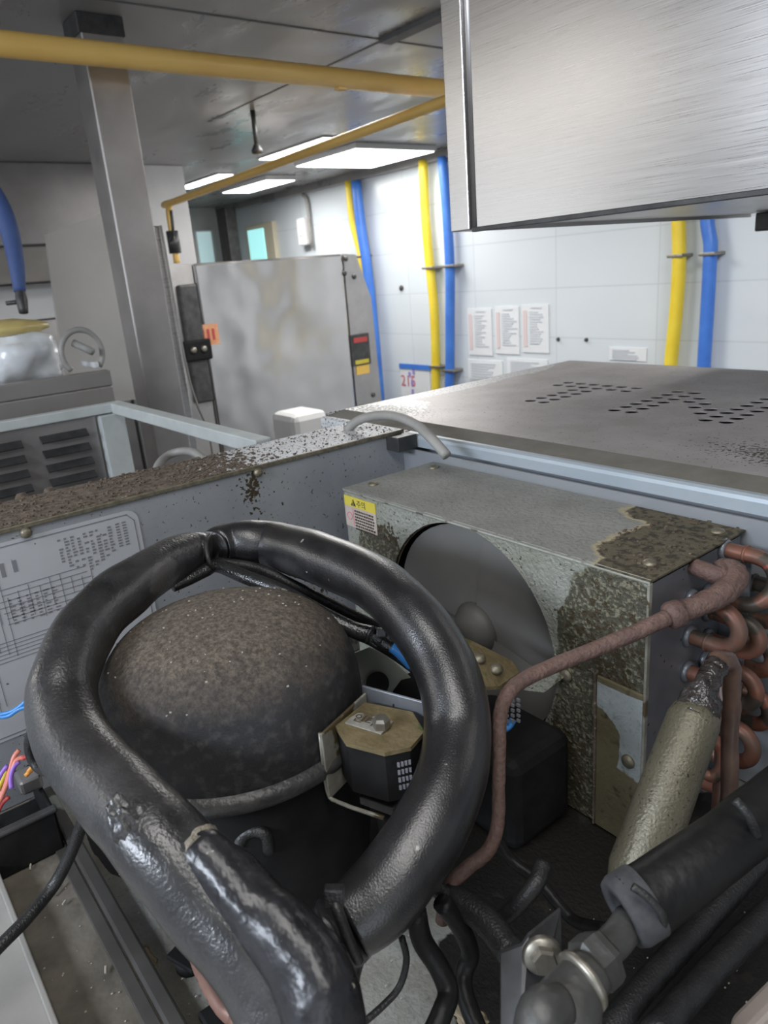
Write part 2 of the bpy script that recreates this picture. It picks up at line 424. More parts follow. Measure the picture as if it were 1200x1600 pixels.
class MB:
    def __init__(s):
        s.bm = bmesh.new()

    def box(s, lo, hi, bev=0.0, seg=2, rot=None):
        lo, hi = Vector(lo), Vector(hi)
        c, d = (lo+hi)/2, hi-lo
        r = bmesh.ops.create_cube(s.bm, size=1.0)
        vs = r['verts']
        for v in vs:
            v.co = Vector((v.co.x*d.x, v.co.y*d.y, v.co.z*d.z))
        if bev:
            es = list({e for v in vs for e in v.link_edges})
            r = bmesh.ops.bevel(s.bm, geom=es, offset=bev, segments=seg, profile=0.5, affect='EDGES')
            vs = list({v for f in r['faces'] for v in f.verts} | {v for v in vs if v.is_valid})
        for v in vs:
            if rot is not None:
                v.co = rot @ v.co
            v.co += c
        return s

    def obox(s, c, ax, half, bev=0.0):      # oriented box: ax = three unit vectors
        R = Matrix(ax).transposed()
        h = Vector(half)
        return s.box(Vector(c)-h, Vector(c)+h, bev, 2, R)

    def tube(s, pts, r, seg=14, n=6, cap=True, wob=0.0, wf=30, seed=0, open_end=False):
        P_, T = catmull(pts, n)
        rr = r if isinstance(r, (list, tuple)) else [r]*len(pts)
        rings = []
        up = None
        for i, p in enumerate(P_):
            a = P_[max(0, i-1)]
            b = P_[min(len(P_)-1, i+1)]
            t = (b-a).normalized()
            if up is None:
                up = t.orthogonal().normalized()
            up = (up - t*up.dot(t)).normalized()
            sd = t.cross(up)
            k = int(min(T[i], len(rr)-1))
            f = T[i]-k
            rad = rr[k]*(1-f)+rr[min(k+1, len(rr)-1)]*f
            ring = []
            for j in range(seg):
                an = 2*PI*j/seg
                d = up*math.cos(an)+sd*math.sin(an)
                q = rad
                if wob:
                    q += wob*noise.noise((p+d*rad)*wf+Vector((seed, 0, 0)))
                ring.append(s.bm.verts.new(p+d*q))
            rings.append(ring)
        for a, b in zip(rings, rings[1:]):
            for j in range(seg):
                s.bm.faces.new((a[j], a[(j+1) % seg], b[(j+1) % seg], b[j]))
        if cap:
            s.bm.faces.new(list(reversed(rings[0])))
            s.bm.faces.new(rings[-1])
        return s

    def lathe(s, prof, c, axis=(0, 0, 1), seg=48):      # prof: (radius, height)
        ax = Vector(axis).normalized()
        x = ax.orthogonal().normalized()
        y = ax.cross(x)
        c = Vector(c)
        rings = []
        for r, h in prof:
            if r < 1e-6:
                rings.append([s.bm.verts.new(c+ax*h)])
            else:
                rings.append([s.bm.verts.new(c+ax*h+(x*math.cos(2*PI*j/seg)+y*math.sin(2*PI*j/seg))*r) for j in range(seg)])
        for a, b in zip(rings, rings[1:]):
            for j in range(seg):
                k = (j+1) % seg
                if len(a) == 1 and len(b) == 1:
                    continue
                if len(a) == 1:
                    s.bm.faces.new((a[0], b[k], b[j]))
                elif len(b) == 1:
                    s.bm.faces.new((a[j], a[k], b[0]))
                else:
                    s.bm.faces.new((a[j], a[k], b[k], b[j]))
        return s

    def prism(s, poly, d):       # poly: world points of a planar outline, extruded by vector d
        d = Vector(d)
        a = [s.bm.verts.new(Vector(p)) for p in poly]
        b = [s.bm.verts.new(Vector(p)+d) for p in poly]
        s.bm.faces.new(a)
        s.bm.faces.new(list(reversed(b)))
        n = len(a)
        for i in range(n):
            s.bm.faces.new((a[i], b[i], b[(i+1) % n], a[(i+1) % n]))
        return s

    def holed(s, outer, holes, d):      # plate with real holes
        d = Vector(d)
        loops = [[Vector(p) for p in outer]]+[[Vector(p) for p in h] for h in holes]
        tris = tessellate_polygon(loops)
        flat = [p for l in loops for p in l]
        va = [s.bm.verts.new(p) for p in flat]
        vb = [s.bm.verts.new(p+d) for p in flat]
        for t in tris:
            try:
                s.bm.faces.new([va[i] for i in t])
                s.bm.faces.new([vb[i] for i in reversed(t)])
            except ValueError:
                pass
        k = 0
        for l in loops:
            n = len(l)
            for i in range(n):
                s.bm.faces.new((va[k+i], vb[k+i], vb[k+(i+1) % n], va[k+(i+1) % n]))
            k += n
        return s

    def build(s, name, m, parent=None, smooth=False, loc=None, world=False):
        bmesh.ops.recalc_face_normals(s.bm, faces=s.bm.faces)
        off = Vector((0, 0, 0))
        q = parent
        while q is not None:
            off += q.location
            q = q.parent
        if loc is not None:
            org = Vector(loc)
        elif parent is None:
            vs = [v.co for v in s.bm.verts]
            org = Vector(((min(v.x for v in vs)+max(v.x for v in vs))/2, (min(v.y for v in vs)+max(v.y for v in vs))/2, min(v.z for v in vs)))
        else:
            org = off.copy()
        if world:
            org = Vector((0, 0, 0))
        for v in s.bm.verts:
            v.co -= org
        me = bpy.data.meshes.new(name)
        s.bm.to_mesh(me)
        s.bm.free()
        o = bpy.data.objects.new(name, me)
        COL.objects.link(o)
        o.location = org-off
        if parent is not None:
            o.parent = parent
        if m is not None:
            me.materials.append(m)
        if smooth:
            for p in me.polygons:
                p.use_smooth = True
            if smooth == 'auto':
                me.set_sharp_from_angle(angle=math.radians(38))
        return o


def tag(o, label=None, cat=None, group=None, kind=None):
    if label:
        o['label'] = label
    if cat:
        o['category'] = cat
    if group:
        o['group'] = group
    if kind:
        o['kind'] = kind
    return o


def thing(name, loc, label, cat, group=None):
    o = bpy.data.objects.new(name, None)
    o.empty_display_size = 0.02
    COL.objects.link(o)
    o.location = loc
    return tag(o, label, cat, group)


def struct(name, mb, m, smooth=False):
    return tag(mb.build(name, m, smooth=smooth), kind='structure')


def text(name, body, size, m, parent, origin, xdir, ydir, extrude=0.0002, align='LEFT'):
    cu = bpy.data.curves.new(name, 'FONT')
    cu.body = body
    cu.size = size
    cu.align_x = align
    cu.extrude = extrude
    tmp = bpy.data.objects.new(name, cu)
    COL.objects.link(tmp)
    bpy.context.view_layer.update()
    dg = bpy.context.evaluated_depsgraph_get()
    me = bpy.data.meshes.new_from_object(tmp.evaluated_get(dg))
    bpy.data.objects.remove(tmp)
    mb = MB()
    mb.bm.from_mesh(me)
    x = Vector(xdir).normalized()
    y = Vector(ydir)
    y = (y-x*y.dot(x)).normalized()
    z = x.cross(y)
    R = Matrix((x, y, z)).transposed()
    for v in mb.bm.verts:
        v.co = Vector(origin)+R @ v.co
    bpy.data.meshes.remove(me)
    return mb.build(name, m, parent)


def circle(c, r, x, y, n=20, a0=0):
    return [Vector(c)+Vector(x)*r*math.cos(a0+2*PI*i/n)+Vector(y)*r*math.sin(a0+2*PI*i/n) for i in range(n)]


def screw(parent, c, axis, r=0.0045, h=0.003, m='screw', name='screw'):
    b = MB().lathe([(0, h), (r*0.45, h), (r*0.8, h*0.8), (r, h*0.35), (r, 0), (0, 0)], c, axis, 14)
    return b.build(name, M[m], parent, True)


# ================================================================== THE ROOM
WY = 3.4
WX = -6.6
struct('floor', MB().box((WX-.2, -2.4, FLOOR-.1), (2.2, WY+.1, FLOOR)), M['floor'])
struct('ceiling', MB().box((WX-.2, -2.4, CEIL), (2.2, WY+.1, CEIL+.1)), M['ceiling'])
struct('wall_right', MB().box((WX-.2, WY, FLOOR), (2.2, WY+.1, CEIL)), M['tile'])
struct('wall_back', MB().box((WX-.2, -2.4, FLOOR), (WX, WY, CEIL)), M['white'])
struct('wall_left', MB().box((WX, -2.5, FLOOR), (2.2, -2.4, CEIL)), M['white'])
tag(MB().box((-2.58, -2.4, FLOOR), (-2.28, -2.34, CEIL-.05), .004).build('teal_reflection_prop', mat('teal_prop_paint', (.05, .30, .26), rough=.5)), kind='structure')  # unseen teal slab added for the hood to reflect
tag(MB().box((-2.2, -2.4, FLOOR), (-1.2, -2.0, CEIL-.05), .004).build('dark_reflection_prop', M['steel_dark']), 'tall dark locker added unseen behind the viewer for the hood to reflect', 'prop')  # unseen dark block added so the hood mirrors a dark band
# ceiling board seams
ta = PZ(600, 62, CEIL)
struct('trim_1', MB().box((ta.x, ta.y-.02, CEIL-.012), (ta.x+1.6, ta.y+.025, CEIL)), M['ceil_dark'])
struct('trim_2', MB().box((ta.x-.004, -1.5, CEIL-.002), (ta.x+.004, WY, CEIL)), M['ceil_dark'])
struct('trim_4', MB().box((ta.x-1.2, ta.y-.004, CEIL-.002), (ta.x, ta.y+.004, CEIL)), M['ceil_dark'])
struct('trim_3', MB().box((WX, WY-.06, CEIL-.05), (2.0, WY, CEIL)), M['ceiling'])

# windows
for nme, x0, y0, z0, x1, z1, gm in (('window_1', 392, 402, 0, 424, 352, 'glass'),):
    a = PY(x0, y0, WY-.03)
    b = PY(x1, z1, WY-.03)
    w = MB().box((a.x-.03, WY-.04, a.z-.2), (b.x+.03, WY, b.z+.03), .004).build('window_1', M['cream'])
    tag(w, kind='structure')
    MB().box((a.x+.03, WY-.05, a.z-.17), (b.x-.12, WY-.038, b.z-.01)).build('window_pane', M['glass'], w)
a = PX(306, 402, WX+.02)
b = PX(330, 362, WX+.02)
w = MB().box((WX, a.y, a.z-.2), (WX+.04, b.y+.02, b.z+.02), .004).build('window_2', M['white'])
tag(w, kind='structure')
MB().box((WX+.03, a.y+.03, a.z-.17), (WX+.05, b.y-.02, b.z)).build('window_pane', M['glass2'], w)

# square ceiling panels and tube fittings
def ceiling_light(x0, x1, y0, y1, label, grp, th=0.03):
    t = thing('ceiling_light', ((x0+x1)/2, (y0+y1)/2, CEIL-th), label, 'ceiling light', grp)
    MB().box((x0-.012, y0-.012, CEIL-th), (x1+.012, y1+.012, CEIL-.001), .003).build('light_frame', M['lamp_frame'], t)
    MB().box((x0, y0, CEIL-th-.004), (x1, y1, CEIL-th+.002)).build('diffuser', M['lamp'], t)


ceiling_light(-4.05, -3.45, 2.62, 3.18, 'large square ceiling light panel nearest the yellow wall hoses', 'square ceiling light panels')
ceiling_light(-5.26, -4.62, 2.74, 2.96, 'shallow ceiling light panel in front of the far windows', 'square ceiling light panels')
ceiling_light(-3.98, -3.33, 2.33, 2.41, 'narrow lit tube fitting beside the large square panel', 'narrow tube ceiling lights', .008)
ceiling_light(-5.20, -4.55, 2.36, 2.46, 'small lit tube fitting at the far left, by the white pillar', 'narrow tube ceiling lights', .008)

# tall column
t = thing('steel_column', (-2.1, .8, FLOOR), 'tall square stainless column rising to the ceiling behind the overhead yellow pipe', 'column')
MB().box((-2.15, .745, FLOOR), (-2.05, .85, CEIL-.02), .004).build('post', M['steel_dull'], t)
MB().box((-2.153, .738, CEIL-.045), (-2.045, .855, CEIL-.001), .002).build('top_plate', M['steel_dark'], t)
MB().box((-2.17, .845, FLOOR), (-2.06, .875, .16), .003).build('corner_strip', M['steel'], t)
tag(MB().tube([(-2.05, .868, .16), (-2.045, .872, -.2), (-2.04, .885, -.33), (-2.04, .905, -.42), (-2.04, .91, -.6), (-2.04, .91, -1.9)], .0035, 8).build('thin_cable', M['greycable'], None, True),
    'thin grey cable running down the right side of the steel column', 'cable')

# gas pipes overhead
t = thing('yellow_gas_pipe', (-1.95, 1.0, .5), 'thick yellow gas pipe crossing the ceiling in front of the steel column', 'pipe', None)
MB().tube([(-1.95, -1.5, .535), (-1.95, 2.9, .535)], .027, 20, 1).build('pipe_run', M['yellow_pipe'], t, True)
pp = PX(533, 122, -1.95)
MB().box((-1.96, pp.y-.02, .503), (-1.94, pp.y+.01, .512), .002).build('pipe_weld', M['yellow_pipe'], t)
YB = 1.70
t = thing('yellow_gas_pipe', (-3.5, YB, .5), 'thinner yellow gas pipe under the ceiling lights, elbowed down to a valve', 'pipe', None)
e = PY(262, 319, YB)
pa = PY(690, 160, YB)
pe = e+(pa-e)*1.9
MB().tube([pe, pa, e+(pa-e)*.06, (e.x+.03, YB, e.z), (e.x, YB, e.z-.05), (e.x, YB, e.z-.20), (e.x, YB, .115)], .0165, 16, 5).build('pipe_run', M['yellow_pipe'], t, True)
MB().tube([(e.x, YB, e.z-.13), (e.x, YB, e.z-.24)], .032, 12, 1).build('valve_body', M['steel_dark'], t, True)
MB().tube([(e.x+.0, YB-.02, e.z-.18), (e.x+.10, YB-.04, e.z-.15), (e.x+.12, YB-.04, e.z-.04)], .008, 8, 4).build('valve_handle', M['steel_dark'], t, True)
rx = PY(397, 170, YB).x
t = thing('pipe_hanger', (rx, YB, .5), 'dark threaded rod hanging from the ceiling to the thinner yellow pipe', 'pipe hanger')
q = PY(402, 235, YB)
MB().tube([(q.x, YB, CEIL), (q.x, YB, q.z)], .010, 10, 1).build('rod', M['steel_dark'], t, True)
MB().lathe([(0, -.015), (.022, -.012), (.024, 0), (.016, .015), (.010, .025), (0, .025)], (q.x, YB, q.z), (0, 0, 1), 20).build('clamp', M['steel_dark'], t, True)

# tiled wall hoses: yellow / blue pairs
HY = WY-.06
def hose(pts, r, m, label, grp, clips):
    w = [PY(px, py, HY) for px, py in pts]
    t = thing('wall_hose', (w[0].x, HY, w[0].z), label, 'hose', grp)
    MB().tube(w, r, 14, 5).build('hose', M[m], t, True)
    for (px, py, hw) in clips:
        c = PY(px, py, HY)
        MB().box((c.x-hw, HY-r-.006, c.z-.009), (c.x+hw+.015, WY, c.z+.006), .004).build('wall_clip', M['bolt'], t)


hose([(545, 283), (552, 345), (565, 400), (567, 450), (566, 520), (570, 620), (575, 800)], .030, 'yellow', 'yellow wall hose behind the large steel cabinet', 'yellow hoses down the tiled wall', [(563, 400, .05)])
hose([(556, 283), (565, 360), (574, 420), (583, 500), (590, 580), (594, 640), (598, 800)], .036, 'blue', 'blue wall hose behind the large steel cabinet', 'blue hoses down the tiled wall', [])
hose([(661, 250), (664, 330), (670, 400), (678, 480), (681, 560), (681, 610), (684, 700)], .030, 'yellow', 'yellow wall hose beside the square ceiling light, left of the papers', 'yellow hoses down the tiled wall', [(672, 418, .045), (683, 572, .045)])
hose([(691, 245), (698, 330), (703, 420), (703, 500), (703, 560), (702, 610), (702, 700)], .031, 'blue', 'blue wall hose between the yellow hose and the papers', 'blue hoses down the tiled wall', [(704, 415, .045), (704, 578, .045)])
hose([(1060, 270), (1060, 345), (1061, 400), (1059, 450), (1054, 510), (1048, 568), (1044, 640)], .032, 'yellow', 'yellow wall hose under the overhead hood', 'yellow hoses down the tiled wall', [(1058, 399, .032)])
hose([(1103, 270), (1105, 345), (1110, 380), (1109, 410), (1106, 470), (1100, 568), (1096, 640)], .031, 'blue', 'blue wall hose under the overhead hood', 'blue hoses down the tiled wall', [(1108, 396, .032)])

# papers on the wall
def paper(px0, py0, px1, py1, label, style):
    a = PY(px0, py0, WY-.004)
    b = PY(px1, py1, WY-.004)
    x0, x1, z1, z0 = a.x, b.x, a.z, b.z
    t = thing('wall_paper_sheet', ((x0+x1)/2, WY-.003, z0), label, 'paper notice', 'paper notices on the tiled wall')
    MB().box((x0, WY-.006, z0), (x1, WY-.001, z1)).build('sheet', M['paper'], t)
    w, h = x1-x0, z1-z0
    y0, y1 = WY-.009, WY-.0065
    if style == 'a':
        MB().box((x0+.06*w, y0, z0+.12*h), (x0+.2*w, y1, z1-.12*h)).build('pink_margin', M['paper_pink'], t)
        k = MB()
        for i in range(14):
            zz = z1-h*(.14+i*.05)
            k.box((x0+.3*w, y0, zz-.007), (x0+(.55+.38*random.random())*w, y1, zz))
        k.box((x0+.35*w, y0, z1-.08*h), (x0+.75*w, y1, z1-.05*h))
        k.build('printed_lines', M['paper_grey'], t)
    elif style == 'b':
        k = MB()
        for i in range(6):
            zz = z1-h*(.15+i*.13)
            k.box((x0+.1*w, y0, zz-.01), (x0+(.5+.4*random.random())*w, y1, zz))
        k.build('printed_lines', M['paper_grey'], t)


paper(730, 482, 770, 556, 'leftmost of three printed sheets in the upper row on the tiled wall', 'a')
paper(773, 479, 812, 554, 'middle of three printed sheets in the upper row on the tiled wall', 'a')
paper(815, 476, 858, 552, 'rightmost of three printed sheets in the upper row on the tiled wall', 'a')
paper(731, 561, 786, 596, 'left low sheet under the three printed sheets', 'b')
paper(792, 559, 856, 590, 'right low sheet under the three printed sheets', 'b')
paper(952, 542, 1010, 565, 'small pale label strip low on the tiled wall, alone between papers and yellow hose', 'b')
# whiteboard-like sheet with red marks and blue tape
a = PY(625, 574, WY-.005)
b = PY(674, 625, WY-.005)
t = thing('wall_notice', ((a.x+b.x)/2, WY-.004, b.z), 'white notice with handwritten red and purple marks under blue tape', 'notice')
MB().box((a.x, WY-.008, b.z), (b.x, WY-.001, a.z)).build('sheet', M['paper'], t)
MB().box((a.x, WY-.013, a.z-.005), (b.x+.02, WY-.0085, a.z+.03)).build('blue_tape', M['blue'], t)
c = PY(627, 602, WY-.01)
text('handwriting', '215', .11, M['red_ink'], t, c, (1, 0, 0), (0, 0, 1))
for (px, py) in ((640, 585), (646, 581), (644, 598), (645, 612)):
    c = PY(px, py, WY-.01)
    MB().box(c-Vector((.012, .001, .018)), c+Vector((.012, .001, .018))).build('pen_mark', M['purple_ink'], t)
# conduit switch box
a = PY(477, 362, WY-.03)
t = thing('switch_box', (a.x, WY-.02, a.z-.08), 'small white switch box with conduit on the far tiled wall', 'switch')
MB().box((a.x-.06, WY-.07, a.z-.10), (a.x+.05, WY-.002, a.z+.10), .01).build('box', M['whitebright'], t)
MB().box((a.x-.02, WY-.078, a.z-.03), (a.x+.02, WY-.068, a.z+.04), .003).build('rocker_switch', M['whitebright'], t)
MB().tube([(a.x+.07, WY-.03, a.z-.12), (a.x+.07, WY-.03, a.z+.2), (a.x+.02, WY-.03, CEIL-.06)], .014, 8, 4).build('conduit', M['greycable'], t, True)
# screw holes
for px, py, lab in ((872, 530, 'left of the two dark plug holes in the tiled wall'), (916, 531, 'right of the two dark plug holes in the tiled wall'), (627, 450, 'dark hook on the tiled wall between the blue hoses')):
    c = PY(px, py, WY-.004)
    r = .011 if px > 700 else .02
    tag(MB().lathe([(0, .012), (r*.6, .012), (r, .002), (r, -.003), (0, -.003)], (c.x, WY-.003, c.z), (0, -1, 0), 12).build('wall_plug' if px > 700 else 'wall_hook', M['steel_dark'], None, True), lab, 'wall plug' if px > 700 else 'hook')

# white pillar and dark post far away
q = PZ(285, 258, CEIL)
tag(MB().box((q.x-.5, q.y-.42, FLOOR), (q.x, q.y+.0, CEIL-.001), .004).build('white_pillar', M['white']), 'bright white pillar behind the steel column', 'pillar')
q0 = PY(356, 345, WY-.25)
tag(MB().box((q0.x-.1, WY-.3, FLOOR), (q0.x+.07, WY-.2, CEIL-.06), .004).build('corner_post', M['steel_dark']), 'dark narrow post between the two far windows', 'post')

# left background: grey canopy, wall band coloured white for daylight
t = thing('extraction_canopy', (-4.6, .9, .2), 'grey extraction canopy under the ceiling at far left', 'canopy')
MB().box((-5.0, -1.6, .26), (-4.25, 1.58, CEIL-.001), .006).build('canopy_body', mat('greasy_canopy', (.22, .21, .21), (.33, .32, .32), rough=.4, metal=.5, scale=1.5), t)
MB().box((-4.98, -1.6, .08), (-4.30, 1.57, .26), .004).build('lower_rim', M['woodboard'], t)
t = thing('counter_backsplash', (-4.6, 0.5, FLOOR), 'grey kitchen counter block with upper band coloured white for daylight at far left', 'counter')
MB().box((-5.0, -1.6, FLOOR), (-4.55, 1.55, -.12), .006).build('lower_panel', M['steel_dull'], t)
MB().box((-5.0, -1.6, -.115), (-4.54, 1.56, .07), .004).build('daylit_band', M['whitebright'], t)  # bright white colour stands in for daylight on this wall strip
MB().tube([(-4.53, .5, -.14), (-4.52, .85, -.27), (-4.52, 1.1, -.30), (-4.53, 1.35, -.25)], .012, 8, 6).build('hanging_cable', M['cable'], t, True)

# blue hose with nozzle at left edge
t = thing('blue_spray_hose', P(10, 330, 1.7), 'thick blue hanging hose ending in a dark tap at left edge', 'hose')
MB().tube([P(-60, 250, 1.7), P(-20, 290, 1.7), P(2, 325, 1.7), P(16, 365, 1.7), P(25, 410, 1.7), P(31, 456, 1.7)], [.022, .022, .022, .021, .018, .013], 16, 6).build('hose', mat('dusty_blue_hose', (.045, .085, .24), (.07, .12, .30), rough=.6, scale=10), t, True)
MB().tube([P(31, 452, 1.7), P(34, 470, 1.7), P(37, 489, 1.7)], [.011, .013, .010], 12, 3).build('nozzle', M['steel_dark'], t, True)
MB().tube([P(10, 474, 1.7), P(34, 471, 1.7)], .005, 8, 1).build('tap_lever', M['steel_dark'], t, True)

# stainless splash sheet with slanted top
pts = [PX(72, 366, -2.6), PX(188, 323, -2.6), PX(238, 620, -2.6), PX(108, 640, -2.6)]
tag(MB().prism(pts, (-.02, 0, 0)).build('steel_side_panel', mat('pale_stainless_sheet', (.55, .53, .50), (.63, .61, .58), rough=.3, metal=.5, scale=1.2, bump=.01, bscale=2)), 'upright stainless sheet with slanted top edge behind the steel column', 'panel')

# counter edge with bag, ring and gutter (left middle)
t = thing('sink_counter', (-1.8, .3, FLOOR), 'grey brown metal counter edge behind the open machine bay', 'counter')
c1 = PX(172, 578, -1.50)
MB().box((-2.5, -.8, FLOOR), (-1.50, c1.y, c1.z-.03), .004).build('counter_body', M['woodboard'], t)
MB().box((-1.53, -.8, c1.z-.03), (-1.50, c1.y, c1.z), .002).build('front_lip', M['woodboard'], t)
# bag
bc = P(22, 590, 1.75)
bm_ = MB()
bmesh.ops.create_icosphere(bm_.bm, subdivisions=4, radius=1)
for v in bm_.bm.verts:
    n_ = noise.noise(v.co*2.2)*.22+noise.noise(v.co*6)*.07
    v.co = Vector((v.co.x*.085, v.co.y*.10, v.co.z*.075))*(1+n_)+Vector((-1.68, .34, c1.z+.03))
bag = bm_.build('plastic_bag', M['bag'], None, True)
tag(bag, 'crumpled clear plastic bag with a yellow top lying on the grey counter', 'bag')
bm_ = MB()
bmesh.ops.create_icosphere(bm_.bm, subdivisions=3, radius=1)
for v in bm_.bm.verts:
    n_ = noise.noise(v.co*3)*.2
    v.co = Vector((v.co.x*.072, v.co.y*.088, v.co.z*.018))*(1+n_)+Vector((-1.68, .34, c1.z+.093))
bm_.build('yellow_top', M['bagtop'], bag, True)
rc = Vector((-1.57, .455, c1.z+.035))
t = thing('sieve_ring', rc-Vector((0, 0, .03)), 'round grey handle ring standing on the counter beside the bag', 'handle')
MB().tube([rc+Vector((0, math.cos(a)*.04, math.sin(a)*.045)) for a in [PI*i/8 for i in range(-2, 11)]], .006, 8, 3).build('ring', M['greycable'], t, True)
MB().tube([rc+Vector((.02, .015, .0)), rc+Vector((-.01, -.01, .02))], .008, 8, 1).build('ring_hub', M['greycable'], t, True)
MB().box((-1.65, .47, c1.z+.001), (-1.56, c1.y, c1.z+.014), .003).build('pale_block', M['white'], t)

# ------------------------------------------------------------------ far steel machine cabinet
CX = -3.8
t = thing('steel_machine_cabinet', (CX, 2.2, FLOOR), 'large stainless machine cabinet with hinged left side and control panel by the tiled wall', 'cabinet')
tr = PX(535, 399, CX)
tl = PX(302, 409, CX)
ll = PX(262, 411, CX)
y0, y1, zt = tl.y, tr.y, (tr.z+tl.z)/2
mb = MB().box((CX-.4, y0, FLOOR), (CX, y1, zt), .012)
mb.build('front_panel', M['steel_soft'], t)
s1 = MB().prism([(CX-.02, ll.y, zt), (CX-.02, y0-.004, zt), (CX-.02, y0-.004, FLOOR+.1), (CX-.02, ll.y, FLOOR)], (-.38, 0, 0))
s1.build('side_return', M['steel_dull'], t)
MB().box((CX-.03, y0-.11, -.62), (CX+.012, y0-.004, zt-.1), .012).build('hinge_channel', M['steel_dark'], t)
for z in (-.33,):
    hg = MB().box((CX+.0, y0-.14, z-.06), (CX+.03, y0+.02, z+.05), .01).build('hinge', M['black'], t)
    for dy in (-.09, -.03):
        screw(hg, (CX+.03, y0+dy, z), (1, 0, 0), .018, .015, 'bolt', 'bolt')
# right chamfered cheek
rb = PX(590, 600, CX)
cheek = [(CX, y1+.006, zt-.0), (CX, y1+.10, zt-.01), (CX, y1+.19, zt-.27), (CX, y1+.235, FLOOR+.1), (CX, y1+.006, FLOOR)]
MB().prism(cheek, (-.38, 0, 0)).build('right_cheek', M['steel_dull'], t)
cp0 = PX(547, 524, CX+.01)
cp1 = PX(580, 568, CX+.01)
cpn = MB().box((CX-.005, cp0.y, cp1.z), (CX+.012, cp1.y, cp0.z), .003).build('control_panel', M['steel_dark'], t)
MB().box((CX+.013, cp0.y+.02, cp0.z-.05), (CX+.016, cp1.y-.02, cp0.z-.02)).build('red_strip', M['red'], cpn)
MB().box((CX+.013, cp0.y+.02, cp1.z+.01), (CX+.016, cp1.y-.02, cp1.z+.035)).build('yellow_strip', M['lab_yellow'], cpn)
q = PX(569, 572, CX+.02)
MB().box((CX, q.y-.05, q.z-.05), (CX+.006, q.y+.05, q.z+.05)).build('yellow_tag', mat('bright_yellow_tag', (.85, .55, .12), rough=.5), t)
q = PX(327, 523, CX+.01)
st = MB().box((CX+.001, q.y-.06, q.z-.055), (CX+.004, q.y+.06, q.z+.055)).build('orange_sticker', M['orange'], t)
k = MB()
for i in range(3):
    k.box((CX+.005, q.y-.04+i*.03, q.z-.03), (CX+.006, q.y-.025+i*.03, q.z+.03))
k.build('sticker_print', M['red'], st)
for px, py in ((538, 427), (553, 432), (540, 404), (583, 617)):
    q = PX(px, py, CX)
    screw(t, (CX+.001, q.y, q.z), (1, 0, 0), .016, .01, 'steel_dark')
# white packages in front of it
for px, py, w_, h_, lab in ((478, 664, .15, .17, 'pale white package in front of the steel cabinet, beyond the partition'),):
    q = P(px, py, 3.2)
    tag(MB().box((q.x-.15, q.y-.09, -1.95), (q.x+.05, q.y+.09, q.z+.06), .03).build('white_package', M['white']), lab, 'package')

# ------------------------------------------------------------------ overhead hood (right, near)
HX0, HY0, HZ0 = -.786, .75, .040
t = thing('overhead_hood', (-.2, 1.1, HZ0), 'large brushed stainless hood box hanging at upper right', 'hood')
MB().box((HX0+.049, HY0, HZ0), (.7, HY0+.003, CEIL-.001)).build('front_sheet', M['steel'], t)
MB().box((HX0, HY0-.002, HZ0), (HX0+.036, HY0+.02, CEIL-.001), .0015).build('corner_flange', M['steel'], t)
MB().tube([(HX0+.041, HY0+.008, HZ0+.002), (HX0+.041, HY0+.008, CEIL-.001)], .0065, 12, 1).build('corner_bead', M['steel_dull'], t, True)
MB().box((HX0, HY0+.02, HZ0), (HX0+.003, 1.58, CEIL-.001)).build('side_sheet', M['steel_dull'], t)
MB().box((HX0+.003, HY0+.004, HZ0+.006), (.7, 1.58, HZ0+.009)).build('bottom_sheet', M['steel_dull'], t)
MB().box((HX0+.04, HY0-.002, HZ0-.003), (.7, HY0+.006, HZ0+.003), .001).build('bottom_hem', M['steel_dark'], t)
q = PY(1180, 335, 1.5)
q2 = PY(1180, 362, 1.5)
tag(MB().box((q.x, 1.5, q2.z), (q.x+.4, 1.57, HZ0+.005), .003).build('hood_bracket', M['steel_dark']), 'dark metal bracket hanging under the hood at right edge', 'bracket')

# ------------------------------------------------------------------ perforated neighbour unit
LZ = -.204
t = thing('perforated_top_refrigerator', (-.4, .9, FLOOR), 'refrigerator with a dusty metal top pierced by rows of round holes', 'refrigerator')
x0, x1, y0, y1 = -.948, .5, .652, 1.214
holes = []
for xx in (-.729, -.7035):
    for yy in (.841, .866, .891, .916, .941):
        holes.append((xx, yy))
for xx in (-.780, -.7545, -.729, -.7035, -.6775, -.651):
    for yy in (.968, .995):
        holes.append((xx, yy))
for xx in (-.582, -.556):
    for yy in (.840, .866, .890, .915, .941, .967, .994):
        holes.append((xx, yy))
for xx, yy in ((-.529, .934), (-.529, .960), (-.504, .904), (-.504, .930), (-.479, .873), (-.479, .898)):
    holes.append((xx, yy))
for yy in (.840, .865, .890, .915, .941, .967, .993):
    holes.append((-.4535, yy))
    holes.append((-.428, yy))
hl = [circle((a, b, LZ), .0088, (1, 0, 0), (0, 1, 0), 18) for a, b in holes]
mb = MB().holed([(x0, y0, LZ), (x1, y0, LZ), (x1, y1, LZ), (x0, y1, LZ)], hl, (0, 0, -.0012))
mb.build('perforated_top', masked('dusty_perforated_lid', (.36, .335, .32), (.60, .60, .60), .45, [(-.96, .65, LZ, .16, .13, 1), (-.95, .85, LZ, .05, .3, 1)], .0001, base2=(.45, .42, .42), metal=.4, gb=260, gthr=.36, fl=.12, sp_at=[(-.30, .73, LZ, .10, .05, 1), (-.88, .68, LZ, .12, .05, 1)]), t, world=True)
